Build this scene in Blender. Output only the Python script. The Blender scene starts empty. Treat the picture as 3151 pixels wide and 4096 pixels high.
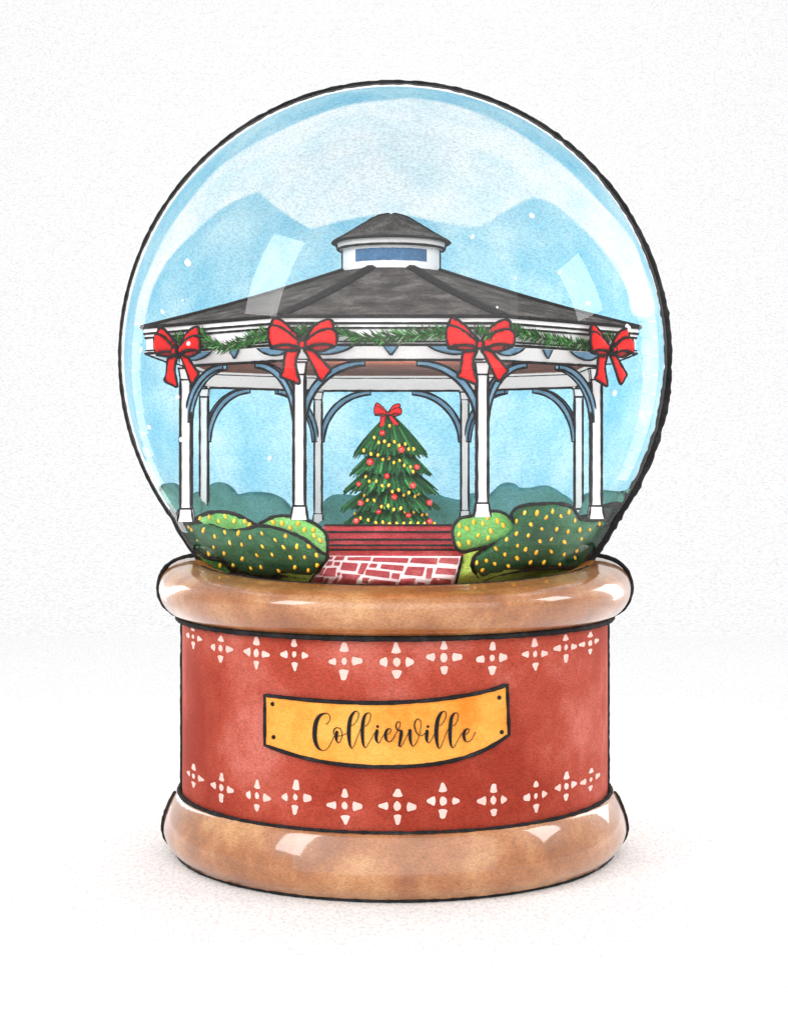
import bpy, math, random
import numpy as np
from mathutils import Vector, Matrix, noise
from mathutils.geometry import delaunay_2d_cdt

random.seed(7)
scene = bpy.context.scene
COL = scene.collection
S = 0.01                      # shapes are written in centimetres
CAM = Vector((0, -36, 0))     # camera, cm
F = 3600.0                    # focal length for a frame 1680 wide
CX, HY = 840.0, 956.0
C = Vector((0, 0, 1.91))      # centre of the glass ball
R = 5.77
PI = math.pi

# ------------------------------------------------------------------ geometry helpers
def ray(px, py):
    return Vector(((px - CX) / F, 1.0, (HY - py) / F))

def W(px, py, y):
    return CAM + ray(px, py) * (36.0 + y)

def proj(p):
    d = p[1] + 36.0
    return (CX + p[0] / d * F, HY - p[2] / d * F)

def sphere_hit(px, py, rad, far=False):
    d = ray(px, py); oc = CAM - C
    a = d.dot(d); b = 2 * d.dot(oc); c = oc.dot(oc) - rad * rad
    disc = b * b - 4 * a * c
    if disc <= 0:
        return -b / (2 * a) - 36.0
    t = (-b + (1 if far else -1) * math.sqrt(disc)) / (2 * a)
    return t - 36.0

def cyl_hit(px, py, rad, x0=0.0):
    d = ray(px, py)
    ox, oy = CAM.x - x0, CAM.y
    a = d.x * d.x + d.y * d.y; b = 2 * (ox * d.x + oy * d.y); c = ox * ox + oy * oy - rad * rad
    disc = max(b * b - 4 * a * c, 0.0)
    t = (-b - math.sqrt(disc)) / (2 * a)
    return CAM + d * t

def plane_hit(px, py, p0, n):
    d = ray(px, py)
    return CAM + d * ((Vector(p0) - CAM).dot(n) / d.dot(n))

def T(x0, y0, s, pts):
    """close-up pixels of the photograph -> 1680-wide frame"""
    k = 1680.0 / 3151.0
    return [((x / s + x0) * k, (y / s + y0) * k) for x, y in pts]

def clip_ball(pts, lim=575):
    out = []
    for x, y in pts:
        dx, dy = x - 840, y - 765
        l = math.hypot(dx, dy)
        lm = lim * (1 + .029 * min(1, max(0, (dy - 340) / 105)))      # the ball widens a little where it sits in the cradle
        if l > lm:
            dx *= lm / l; dy *= lm / l
        out.append((840 + dx, 765 + dy))
    return out

def flare(p):
    f = 1 + .068 * min(1, max(0, (-(p[2] - C.z) - 3.4) / 1.05))
    return Vector((p[0] * f, p[1] * f, p[2]))

def inside_glass(px, py, y, m=0.965):
    lo = sphere_hit(px, py, R * m); hi = sphere_hit(px, py, R * m, True)
    return min(max(y, lo), hi)

def catmull(pts, n=6, closed=False):
    P = [np.array(p, float) for p in pts]
    N = len(P); out = []
    rng = range(N) if closed else range(N - 1)
    for i in rng:
        if closed:
            a, b, c, d = P[(i - 1) % N], P[i], P[(i + 1) % N], P[(i + 2) % N]
        else:
            a, b, c, d = P[max(i - 1, 0)], P[i], P[i + 1], P[min(i + 2, N - 1)]
        for k in range(n):
            t = k / n
            out.append(0.5 * (2 * b + (c - a) * t + (2 * a - 5 * b + 4 * c - d) * t * t + (3 * b - a - 3 * c + d) * t ** 3))
    if not closed:
        out.append(P[-1])
    return [tuple(p) for p in out]

class MB:
    """collects shapes that become ONE mesh object"""
    def __init__(s):
        s.v = []; s.f = []; s.m = []; s.sm = []; s.tint = []; s.t = 0.5
    def vert(s, p):
        s.v.append((p[0], p[1], p[2])); s.tint.append(s.t); return len(s.v) - 1
    def face(s, idx, m=0, smooth=True):
        s.f.append(tuple(idx)); s.m.append(m); s.sm.append(smooth)
    def quad(s, a, b, c, d, m=0):
        i = [s.vert(p) for p in (a, b, c, d)]; s.face(i, m, False)
    def box(s, lo, hi, m=0, rz=0.0, mid=None):
        c = Vector(((lo[0] + hi[0]) / 2, (lo[1] + hi[1]) / 2, 0)) if mid is None else Vector(mid)
        M = Matrix.Rotation(rz, 3, 'Z')
        P = []
        for z in (lo[2], hi[2]):
            for x, y in ((lo[0], lo[1]), (hi[0], lo[1]), (hi[0], hi[1]), (lo[0], hi[1])):
                q = M @ (Vector((x, y, 0)) - c) + c
                P.append(s.vert((q.x, q.y, z)))
        for f in ((0, 3, 2, 1), (4, 5, 6, 7), (0, 1, 5, 4), (1, 2, 6, 5), (2, 3, 7, 6), (3, 0, 4, 7)):
            s.face([P[i] for i in f], m, False)
    def hexa(s, lower, upper, m=0):
        """two loops of the same length joined, capped"""
        n = len(lower)
        a = [s.vert(p) for p in lower]; b = [s.vert(p) for p in upper]
        for i in range(n):
            j = (i + 1) % n
            s.face((a[i], a[j], b[j], b[i]), m, False)
        s.face(a[::-1], m, False); s.face(b, m, False)
    def tube(s, pts, r, m=0, closed=False, seg=7, jit=0.18, taper=True):
        P = [Vector(p) for p in pts]; n = len(P)
        if n < 2: return
        ring = []; up = None
        for i in range(n):
            if closed: tdir = P[(i + 1) % n] - P[(i - 1) % n]
            else: tdir = P[min(i + 1, n - 1)] - P[max(i - 1, 0)]
            if tdir.length < 1e-9: tdir = Vector((1, 0, 0))
            tdir.normalize()
            if up is None:
                up = Vector((0, 1, 0)) if abs(tdir.y) < 0.9 else Vector((1, 0, 0))
            u = (up - tdir * up.dot(tdir))
            if u.length < 1e-6: u = tdir.orthogonal()
            u.normalize(); up = u
            w = tdir.cross(u)
            rr = r(i / max(n - 1, 1)) if callable(r) else r
            if jit: rr *= 1 + jit * noise.noise(P[i] * 7.3) + jit * 0.6 * noise.noise(P[i] * 23.1)
            if taper and not closed and (i == 0 or i == n - 1): rr *= 0.6
            ring.append([s.vert(P[i] + (u * math.cos(2 * PI * k / seg) + w * math.sin(2 * PI * k / seg)) * rr) for k in range(seg)])
        for i in range(n if closed else n - 1):
            a, b = ring[i], ring[(i + 1) % n]
            for k in range(seg):
                q = (k + 1) % seg
                s.face((a[k], a[q], b[q], b[k]), m)
        if not closed:
            s.face(ring[0][::-1], m); s.face(ring[-1], m)
    def ink(s, pts, r=0.028, closed=False, m=1, step=0.12):
        """a drawn black line, as a fine bead along the edge"""
        P = [Vector(p) for p in pts]; out = []
        n = len(P)
        for i in range(n if closed else n - 1):
            a, b = P[i], P[(i + 1) % n]
            k = max(1, int((b - a).length / step))
            for j in range(k): out.append(a.lerp(b, j / k))
        if not closed: out.append(P[-1])
        s.tube(out, r * 1.25, m, closed, jit=0.3)
    def ball(s, c, r, m=0, seg=14, rings=9, sc=(1, 1, 1), M=None):
        rows = []
        for i in range(rings + 1):
            th = PI * i / rings; row = []
            for k in range(seg):
                ph = 2 * PI * k / seg
                p = Vector((math.sin(th) * math.cos(ph) * sc[0], math.sin(th) * math.sin(ph) * sc[1], math.cos(th) * sc[2])) * r
                if M is not None: p = M @ p
                row.append(s.vert(Vector(c) + p))
            rows.append(row)
        for i in range(rings):
            for k in range(seg):
                q = (k + 1) % seg
                s.face((rows[i][k], rows[i + 1][k], rows[i + 1][q], rows[i][q]), m)
    def lathe(s, prof, m=0, seg=160, x0=0.0, y0=0.0, mod=None):
        rows = []
        for i, (r, z) in enumerate(prof):
            row = []
            for k in range(seg):
                a = 2 * PI * k / seg
                rr, zz = (r, z) if mod is None else mod(i, r, z, a)
                row.append(s.vert((x0 + rr * math.sin(a), y0 - rr * math.cos(a), zz)))
            rows.append(row)
        for i in range(len(prof) - 1):
            for k in range(seg):
                q = (k + 1) % seg
                s.face((rows[i][k], rows[i][q], rows[i + 1][q], rows[i + 1][k]), m)
        return rows
    def pillow(s, outline, fmap, thick, width, step, m=0, back=0.6, lump=0.0, ls=0.02, flat=0.0, ink=None, im=1):
        """a plump body over an outline: fmap(u, v, h) gives its points, h the swelling towards the viewer"""
        O = [(float(x), float(y)) for x, y in outline]
        A = np.array(O)
        x0, y0 = A.min(0); x1, y1 = A.max(0)
        pts = list(O)
        seg_a = A; seg_b = np.roll(A, -1, 0)
        def dist(p):
            p = np.array(p); ab = seg_b - seg_a
            t = np.clip(((p - seg_a) * ab).sum(1) / np.maximum((ab * ab).sum(1), 1e-12), 0, 1)
            q = seg_a + ab * t[:, None]
            return float(np.sqrt(((p - q) ** 2).sum(1).min()))
        def inside(x, y):
            c = False; n = len(O); j = n - 1
            for i in range(n):
                xi, yi = O[i]; xj, yj = O[j]
                if (yi > y) != (yj > y) and x < (xj - xi) * (y - yi) / (yj - yi) + xi: c = not c
                j = i
            return c
        row = 0
        yy = y0 + step * 0.5
        while yy < y1:
            xx = x0 + step * (0.5 if row % 2 else 0.0)
            while xx < x1:
                jx = xx + random.uniform(-.15, .15) * step; jy = yy + random.uniform(-.15, .15) * step
                if inside(jx, jy) and dist((jx, jy)) > step * 0.35: pts.append((jx, jy))
                xx += step
            yy += step * 0.87; row += 1
        res = delaunay_2d_cdt([Vector(p) for p in pts], [], [list(range(len(O)))], 1, 1e-5)
        vs, fs = res[0], res[2]
        front, bk = [], []
        for p in vs:
            d = dist((p.x, p.y))
            k = min(d / width, 1.0)
            h = thick * math.sqrt(max(1 - (1 - k) ** 2, 0))
            if lump and d > 1e-4:
                h += lump * min(1, k * 2) * noise.noise(Vector((p.x * ls, p.y * ls, 3.1))) + lump * 0.5 * min(1, k * 2) * noise.noise(Vector((p.x * ls * 2.7, p.y * ls * 2.7, 9.7)))
            on = d < 1e-4
            a = s.vert(fmap(p.x, p.y, h)); front.append(a)
            bk.append(a if on else s.vert(fmap(p.x, p.y, -h * back)))
        for f in fs:
            s.face([front[i] for i in f], m)
            if back > 0: s.face([bk[i] for i in reversed(f)], m)
        if ink:
            s.tube([fmap(x, y, thick * 0.12) for x, y in O], ink, im, True, jit=0.3)
    def build(s, name, mats, parent=None, org=None, label=None):
        if org is None: org = parent['_o'] if parent is not None and '_o' in parent else (0, 0, 0)
        me = bpy.data.meshes.new(name)
        V = (np.array(s.v, float) - np.array(org)) * S
        me.from_pydata([tuple(p) for p in V], [], s.f)
        for mt in (mats if isinstance(mats, (list, tuple)) else [mats]): me.materials.append(mt)
        me.polygons.foreach_set('material_index', np.array(s.m, dtype=np.int32))
        me.polygons.foreach_set('use_smooth', np.array(s.sm, dtype=bool))
        at = me.attributes.new('tint', 'FLOAT', 'POINT')
        at.data.foreach_set('value', np.array(s.tint, dtype=np.float32))
        me.validate(); me.update()
        o = bpy.data.objects.new(name, me); COL.objects.link(o)
        if parent is not None: o.parent = parent
        else: o.location = Vector(org) * S
        if label: o['label'] = label
        return o

ORG = {}
def tag(o, label, cat, group=None, kind=None):
    if label: o['label'] = label
    if cat: o['category'] = cat
    if group: o['group'] = group
    if kind: o['kind'] = kind
    return o

def thing(name, loc, label, cat, group=None):
    o = bpy.data.objects.new(name, None); COL.objects.link(o)
    o.location = Vector(loc) * S; o.empty_display_size = 0.005
    ORG[o.name] = tuple(loc)
    return tag(o, label, cat, group)

def part(mb, name, mats, parent, label=None):
    """a part of a thing (or a sub-part of a part): it keeps the thing's origin"""
    org = ORG[parent.name]
    o = mb.build(name, mats, parent, org, label)
    ORG[o.name] = org
    return o

# ------------------------------------------------------------------ materials
def lin(c):
    return tuple(((x / 255) / 12.92 if x / 255 <= 0.04045 else ((x / 255 + 0.055) / 1.055) ** 2.4) for x in c)

def wc(name, a, b=None, c=None, scale=0.9, rough=0.75, coat=0.0, grain=0.16, bump=0.25, spec=0.25, gscale=17.0,
       tint=None, emit=0.0, coat_ior=1.5, coat_rough=0.06, sharp=0.22, speck=0.5):
    """hand-painted pigment: pools of darker and lighter colour and a fine toothed grain"""
    m = bpy.data.materials.new(name); m.use_nodes = True
    nt = m.node_tree; N, L = nt.nodes, nt.links
    N.clear()
    out = N.new('ShaderNodeOutputMaterial'); bs = N.new('ShaderNodeBsdfPrincipled')
    L.new(bs.outputs[0], out.inputs[0])
    geo = N.new('ShaderNodeNewGeometry')
    k = N.new('ShaderNodeVectorMath'); k.operation = 'SCALE'; k.inputs['Scale'].default_value = 1 / S
    L.new(geo.outputs['Position'], k.inputs[0])
    n1 = N.new('ShaderNodeTexNoise'); n1.inputs['Scale'].default_value = scale; n1.inputs['Detail'].default_value = 5; n1.inputs['Roughness'].default_value = 0.62
    L.new(k.outputs[0], n1.inputs['Vector'])
    rp = N.new('ShaderNodeValToRGB')
    A, B, Cc = lin(a), lin(b or a), lin(c or a)
    e = rp.color_ramp.elements
    e[0].position = 0.5 - sharp; e[0].color = (*B, 1)
    e[1].position = 0.5 + sharp; e[1].color = (*Cc, 1)
    mid = e.new(0.5); mid.color = (*A, 1)
    L.new(n1.outputs['Fac'], rp.inputs['Fac'])
    col = rp.outputs['Color']
    if tint:
        at = N.new('ShaderNodeAttribute'); at.attribute_name = 'tint'
        r2 = N.new('ShaderNodeValToRGB')
        el = r2.color_ramp.elements
        el[0].color = (*lin(tint[0]), 1); el[1].color = (*lin(tint[-1]), 1)
        for i, q in enumerate(tint[1:-1]):
            x = el.new((i + 1) / (len(tint) - 1)); x.color = (*lin(q), 1)
        L.new(at.outputs['Fac'], r2.inputs['Fac'])
        col = r2.outputs['Color']
    mp = N.new('ShaderNodeMapping'); mp.inputs['Scale'].default_value = (1, 1, 2.1)
    L.new(k.outputs[0], mp.inputs['Vector'])
    n2 = N.new('ShaderNodeTexNoise'); n2.inputs['Scale'].default_value = gscale; n2.inputs['Detail'].default_value = 3; n2.inputs['Roughness'].default_value = 0.7
    L.new(mp.outputs[0], n2.inputs['Vector'])
    gr = N.new('ShaderNodeMapRange'); gr.inputs['From Min'].default_value = 0.32; gr.inputs['From Max'].default_value = 0.62
    gr.inputs['To Min'].default_value = 1 - grain * 1.6; gr.inputs['To Max'].default_value = 1 + grain
    L.new(n2.outputs['Fac'], gr.inputs['Value'])
    mul = N.new('ShaderNodeVectorMath'); mul.operation = 'SCALE'
    L.new(col, mul.inputs[0]); L.new(gr.outputs[0], mul.inputs['Scale'])
    L.new(mul.outputs[0], bs.inputs['Base Color'])
    bs.inputs['Roughness'].default_value = rough
    bs.inputs['Specular IOR Level'].default_value = spec
    if coat:
        bs.inputs['Coat Weight'].default_value = coat; bs.inputs['Coat Roughness'].default_value = coat_rough; bs.inputs['Coat IOR'].default_value = coat_ior
    if bump:
        bp = N.new('ShaderNodeBump'); bp.inputs['Strength'].default_value = bump; bp.inputs['Distance'].default_value = 0.03 * S
        L.new(n2.outputs['Fac'], bp.inputs['Height']); L.new(bp.outputs[0], bs.inputs['Normal'])
    if emit:
        L.new(mul.outputs[0], bs.inputs['Emission Color']); bs.inputs['Emission Strength'].default_value = emit
    return m

INK = wc('black_ink', (38, 37, 38), (28, 27, 28), (58, 56, 57), scale=2.5, rough=0.85, spec=0.1, grain=0.25)
WHITE = wc('white_paint', (251, 251, 251), (247, 248, 249), (253, 253, 253), grain=0.035, rough=0.7)
WOOD = wc('stained_wood', (168, 104, 54), (134, 76, 32), (200, 146, 94), scale=0.62, rough=0.33, spec=0.6, coat=1.0, coat_ior=1.55, coat_rough=0.05, grain=0.2, bump=0.06, sharp=0.17)
RAWWOOD = wc('unvarnished_wood', (190, 126, 72), (160, 98, 46), (206, 150, 98), scale=0.8, rough=0.95, spec=0.0, grain=0.2)
DRUMRED = wc('red_lacquer', (172, 70, 52), (150, 48, 30), (196, 106, 92), scale=0.36, rough=0.8, grain=0.2, sharp=0.15)
MOTIF = wc('blush_paint', (236, 196, 186), (228, 182, 172), (242, 212, 204), grain=0.05)
BRASS = wc('golden_plate', (238, 160, 66), (226, 128, 34), (242, 178, 88), scale=1.0, grain=0.12, rough=0.7)
LETTER = wc('letter_black', (14, 14, 14), rough=0.6, grain=0.1, bump=0.0)
ROOF = wc('charcoal_shingle', (82, 76, 73), (54, 49, 47), (116, 109, 105), scale=1.9, grain=0.36, sharp=.16, rough=0.9, spec=0.1)
RIDGE = wc('ridge_charcoal', (42, 38, 37), (32, 29, 28), (54, 49, 47), scale=1.5, grain=0.25, rough=0.9, spec=0.1)
BLUE = wc('slate_blue_paint', (118, 164, 194), (96, 138, 170), (140, 184, 210), scale=2.2, grain=0.16)
WINBLUE = wc('window_blue', (70, 116, 158), (52, 94, 134), (92, 138, 176), scale=2.2, grain=0.18)
BROWN = wc('brown_boards', (138, 74, 50), (112, 56, 36), (158, 92, 66), scale=1.6, grain=0.25)
DARKBUSH = wc('dark_hedge', (54, 110, 74), (34, 80, 50), (88, 140, 106), scale=0.95, grain=0.3, bump=0.5)
BLACKBUSH = wc('black_green', (28, 48, 34), (16, 30, 22), (48, 70, 50), scale=1.5, grain=0.3, bump=0.5)
LIGHTBUSH = wc('light_hedge', (124, 194, 106), (94, 166, 78), (158, 214, 140), scale=1.3, grain=0.22, bump=0.5)
MIDBUSH = wc('mid_hedge', (104, 184, 98), (80, 154, 76), (130, 206, 122), scale=1.3, grain=0.22, bump=0.5)
OLIVE = wc('olive_hedge', (72, 96, 66), (52, 76, 50), (104, 126, 92), scale=1.8, grain=0.25, bump=0.5)
LAWN = wc('lime_grass', (192, 220, 108), (166, 198, 80), (208, 230, 132), scale=1.6, grain=0.22, bump=0.5)
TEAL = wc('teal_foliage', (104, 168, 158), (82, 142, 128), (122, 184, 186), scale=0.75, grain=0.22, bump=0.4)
STEP = wc('red_brick', (182, 62, 68), (156, 46, 52), (200, 92, 94), scale=1.6, grain=0.22)
BRICK = wc('path_brick', (172, 76, 82), (148, 54, 62), (196, 112, 114), scale=2.0, grain=0.2)
MORTAR = wc('pale_mortar', (244, 224, 226), (236, 206, 210), (250, 238, 238), scale=2.0, grain=0.06)
RED = wc('red_satin', (228, 14, 14), (196, 8, 8), (242, 44, 40), scale=1.7, grain=0.12, rough=0.6, spec=0.25)
REDDARK = wc('ribbon_inner_shade', (156, 26, 26), (122, 16, 18), (180, 36, 34), scale=1.7, grain=0.2, rough=0.75)  # shade inside the bow loops, put into a darker red
BAUBLE = wc('bauble_red', (232, 36, 36), (206, 20, 24), (244, 60, 56), scale=2.0, grain=0.08, rough=0.2, coat=1.0, coat_ior=1.8, coat_rough=0.03, bump=0)
BULB = wc('warm_bulb', (250, 196, 52), (240, 160, 30), (255, 222, 96), scale=5.0, grain=0.12, rough=0.4, emit=0.35, bump=0)
BULBRIM = wc('bulb_socket', (214, 140, 34), (190, 112, 22), (226, 158, 50), scale=5.0, grain=0.1)
TREE = wc('fir_needles', (30, 92, 48), scale=2, grain=0.28, bump=0.4, tint=[(14, 54, 28), (20, 76, 38), (26, 92, 46), (36, 108, 54), (72, 150, 82)])
GARL = wc('garland_needles', (50, 90, 40), scale=2, grain=0.2, bump=0.2, tint=[(48, 62, 34), (40, 82, 34), (58, 92, 44), (44, 128, 48), (96, 170, 84), (150, 158, 140)])
SNOW = wc('snow_white', (246, 250, 252), grain=0.04, rough=0.8)
CORD = wc('cord_black', (26, 30, 26), grain=0.1, rough=0.7)
DECK = wc('deck_bounce_white', (236, 238, 238), (226, 230, 230), (244, 244, 244), scale=1.5)  # hidden floor, near white to bounce light up into the gazebo

# sky: painted back of the ball, with the pale glare of the glass painted on, its outline carried by the mesh
def sky_material():
    m = wc('painted_sky', (162, 214, 233), (124, 196, 225), (200, 233, 243), scale=0.55, grain=0.15, rough=0.9, spec=0.05, sharp=0.2, gscale=13)
    nt = m.node_tree; N, L = nt.nodes, nt.links
    sc = [n for n in N if n.type == 'VECT_MATH' and n.operation == 'SCALE' and any(l.to_node.type == 'BSDF_PRINCIPLED' for l in n.outputs[0].links)][0]
    src = sc.inputs[0].links[0].from_socket
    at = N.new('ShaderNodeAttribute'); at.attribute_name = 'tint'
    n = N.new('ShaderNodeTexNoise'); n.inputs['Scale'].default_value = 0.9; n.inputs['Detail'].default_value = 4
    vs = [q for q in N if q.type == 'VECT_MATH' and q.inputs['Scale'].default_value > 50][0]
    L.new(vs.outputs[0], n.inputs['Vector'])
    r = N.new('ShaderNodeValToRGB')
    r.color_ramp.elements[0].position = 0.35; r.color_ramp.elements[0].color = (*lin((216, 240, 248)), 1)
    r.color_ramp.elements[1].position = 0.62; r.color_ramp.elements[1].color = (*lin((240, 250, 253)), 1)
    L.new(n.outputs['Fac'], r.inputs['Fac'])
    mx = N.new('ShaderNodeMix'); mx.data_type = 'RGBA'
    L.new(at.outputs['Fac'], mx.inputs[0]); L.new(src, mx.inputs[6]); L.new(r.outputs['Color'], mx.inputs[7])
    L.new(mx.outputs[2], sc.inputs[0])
    # a thin painted shell: translucent, so the added back lamp brightens it
    bs = [q for q in N if q.type == 'BSDF_PRINCIPLED'][0]; out = [q for q in N if q.type == 'OUTPUT_MATERIAL'][0]
    tl = N.new('ShaderNodeBsdfTranslucent'); ms = N.new('ShaderNodeMixShader'); ms.inputs[0].default_value = 0.68
    L.new(sc.outputs[0], tl.inputs['Color']); L.new(bs.outputs[0], ms.inputs[1]); L.new(tl.outputs[0], ms.inputs[2]); L.new(ms.outputs[0], out.inputs[0])
    return m
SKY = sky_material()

def glass_material():
    m = bpy.data.materials.new('clear_glass'); m.use_nodes = True
    nt = m.node_tree; N, L = nt.nodes, nt.links; N.clear()
    out = N.new('ShaderNodeOutputMaterial'); mix = N.new('ShaderNodeMixShader')
    tr = N.new('ShaderNodeBsdfTransparent'); gl = N.new('ShaderNodeBsdfGlossy'); fr = N.new('ShaderNodeLayerWeight')
    gl.inputs['Roughness'].default_value = 0.015; fr.inputs['Blend'].default_value = 0.5
    pw = N.new('ShaderNodeMath'); pw.operation = 'POWER'; pw.inputs[1].default_value = 5.0      # Schlick, the same from both sides of the thin wall
    sc = N.new('ShaderNodeMath'); sc.operation = 'MULTIPLY_ADD'; sc.inputs[1].default_value = 0.14; sc.inputs[2].default_value = 0.037
    L.new(fr.outputs['Facing'], pw.inputs[0]); L.new(pw.outputs[0], sc.inputs[0])
    L.new(sc.outputs[0], mix.inputs[0]); L.new(tr.outputs[0], mix.inputs[1]); L.new(gl.outputs[0], mix.inputs[2]); L.new(mix.outputs[0], out.inputs[0])
    return m
GLASS = glass_material()

def paper_material(fx, fy, fz, lo, hi):
    m = bpy.data.materials.new('white_paper'); m.use_nodes = True
    nt = m.node_tree; N, L = nt.nodes, nt.links
    bs = N['Principled BSDF']; bs.inputs['Roughness'].default_value = 0.95; bs.inputs['Specular IOR Level'].default_value = 0.05
    geo = N.new('ShaderNodeNewGeometry'); k = N.new('ShaderNodeVectorMath'); k.operation = 'SCALE'; k.inputs['Scale'].default_value = 1 / S
    L.new(geo.outputs['Position'], k.inputs[0])
    mp = N.new('ShaderNodeMapping'); mp.inputs['Scale'].default_value = (fx, fy, fz)
    L.new(k.outputs[0], mp.inputs['Vector'])
    n = N.new('ShaderNodeTexNoise'); n.inputs['Scale'].default_value = 1.0; n.inputs['Detail'].default_value = 3; n.inputs['Roughness'].default_value = 0.65
    L.new(mp.outputs[0], n.inputs['Vector'])
    r = N.new('ShaderNodeMapRange'); r.inputs['From Min'].default_value = 0.28; r.inputs['From Max'].default_value = 0.56
    r.inputs['To Min'].default_value = lo; r.inputs['To Max'].default_value = hi
    L.new(n.outputs['Fac'], r.inputs['Value'])
    cb = N.new('ShaderNodeCombineColor')
    for i in range(3): L.new(r.outputs[0], cb.inputs[i])
    L.new(cb.outputs[0], bs.inputs['Base Color'])
    bp = N.new('ShaderNodeBump'); bp.inputs['Strength'].default_value = 0.2; bp.inputs['Distance'].default_value = 0.05 * S
    L.new(n.outputs['Fac'], bp.inputs['Height']); L.new(bp.outputs[0], bs.inputs['Normal'])
    return m
PAPER_FLOOR = paper_material(15, 7, 20, .66, .9); PAPER_WALL = paper_material(5.5, 5, 13, .66, .91)

# ------------------------------------------------------------------ the paper it stands on
ZG = -8.46
mb = MB()
prof = [(-80, ZG), (40, ZG)] + [(40 + 60 * math.sin(a), ZG + 60 - 60 * math.cos(a)) for a in [PI / 2 * i / 24 for i in range(1, 25)]] + [(100, 130)]
prev = None
for y, z in prof:
    a, b = mb.vert((-150, y, z)), mb.vert((150, y, z))
    if prev: mb.face((prev[0], prev[1], b, a), 0 if y <= 41 and z < ZG + .1 else 1)
    prev = (a, b)
o = mb.build('backdrop', [PAPER_FLOOR, PAPER_WALL]); tag(o, 'white toothed paper sheet under and behind the snow globe', None, kind='structure')

# ------------------------------------------------------------------ the snow globe
globe = thing('snow_globe', (0.02, 0, ZG), 'large glass snow globe on a red drum base between two glossy wooden rings', 'snow globe')
X0 = 0.02

# lower ring
lower = [(4.30, -7.14), (4.50, -7.17), (4.62, -7.20), (4.70, -7.32), (4.79, -7.52), (4.86, -7.72), (4.895, -7.92), (4.87, -8.08), (4.80, -8.23), (4.68, -8.36), (4.56, -8.44), (4.0, -8.45)]
lowc = catmull(lower, 5)
mb = MB(); mb.lathe(lowc, 0, 200, X0)
mb.ink([(X0 + 4.56 * math.sin(a), -4.56 * math.cos(a), -7.19) for a in np.linspace(0, 2 * PI, 240, endpoint=False)], 0.043, True)
mb.ink([(X0 + 4.62 * math.sin(a), -4.62 * math.cos(a), -8.41) for a in np.linspace(0, 2 * PI, 240, endpoint=False)], 0.034, True)
for sgn in (-1, 1):
    az = sgn * math.radians(82.3)
    mb.ink([(X0 + (r + .01) * math.sin(az), -(r + .01) * math.cos(az), z) for r, z in lowc[10:-8]], 0.035)
part(mb, 'lower_ring', [WOOD, INK], globe)

# drum, with its two rows of painted crosses
RD = 4.50
mb = MB(); mb.lathe([(RD, -3.5), (RD, -4.5), (RD, -5.5), (RD, -6.5), (RD, -7.16)], 0, 200, X0)
for sgn in (-1, 1):
    az = sgn * math.radians(82.9)
    mb.ink([(X0 + RD * math.sin(az), -RD * math.cos(az), z) for z in np.linspace(-3.5, -7.2, 40)], 0.036)
rows = [[(412, 1358), (470.7, 1383.5), (546.8, 1393), (627.7, 1395.5), (734, 1410.4), (846, 1412), (946, 1402.5), (1049, 1403.5), (1140.3, 1395.5), (1206.3, 1380.6), (1257.7, 1372)],
        [(413, 1655.5), (472.5, 1680), (548.4, 1697.7), (630, 1701), (735, 1719.3), (847, 1720), (945, 1709), (1051.5, 1707), (1142, 1697.7), (1207, 1677.7), (1259.3, 1663)]]
def on_drum(phi, z, lift=0.006):
    return (X0 + (RD + lift) * math.sin(phi), -(RD + lift) * math.cos(phi), z)
for row in rows:
    for q, (px, py) in enumerate(row):
        p = cyl_hit(px, py, RD, X0)
        ph0 = math.atan2(p.x - X0, -p.y); z0 = p.z
        big = 1.0 + 0.14 * (1 - abs(px - 846) / 430)
        for d in range(5):
            pts = []
            if d == 4:
                r0 = 0.062 * random.uniform(.75, 1.15) * big
                base = [(r0 * math.cos(t) * .9, r0 * math.sin(t) * random.uniform(.95, 1.3)) for t in np.linspace(0, 2 * PI, 12, endpoint=False)]
            else:
                li, lo = 0.145 * random.uniform(.95, 1.15) * big, 0.305 * random.uniform(.9, 1.08) * big
                wi, wo = 0.075 * random.uniform(.8, 1.12) * big, 0.028 * random.uniform(.8, 1.6) * big
                base = catmull([(li, -wi * .75), (li + .02, -wi), ((li + lo) / 2, -(wi + wo) / 2 * random.uniform(.9, 1.1)), (lo - .02, -wo), (lo, 0), (lo - .02, wo), ((li + lo) / 2, (wi + wo) / 2 * random.uniform(.9, 1.1)), (li + .02, wi), (li, wi * .75), (li - .012, 0)], 3, True)
                t = d * PI / 2 + random.uniform(-.07, .07)
                base = [(x * math.cos(t) - y * math.sin(t), x * math.sin(t) + y * math.cos(t)) for x, y in base]
            sx_ = 1 + 0.8 * min(1, max(0, (abs(px - 842) / 452 - .76) / .19)); sz_ = 1 - .22 * min(1, max(0, (abs(px - 842) / 452 - .7) / .25))
            base = [(u * sx_, v * sz_) for u, v in base]
            idx = [mb.vert(on_drum(ph0 + u / RD, z0 + v)) for u, v in base]
            c0 = mb.vert(on_drum(ph0 + sum(u for u, v in base) / len(base) / RD, z0 + sum(v for u, v in base) / len(base), 0.008))
            for i in range(len(idx)): mb.face((idx[i], idx[(i + 1) % len(idx)], c0), 2)
part(mb, 'drum', [DRUMRED, INK, MOTIF], globe)

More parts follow.
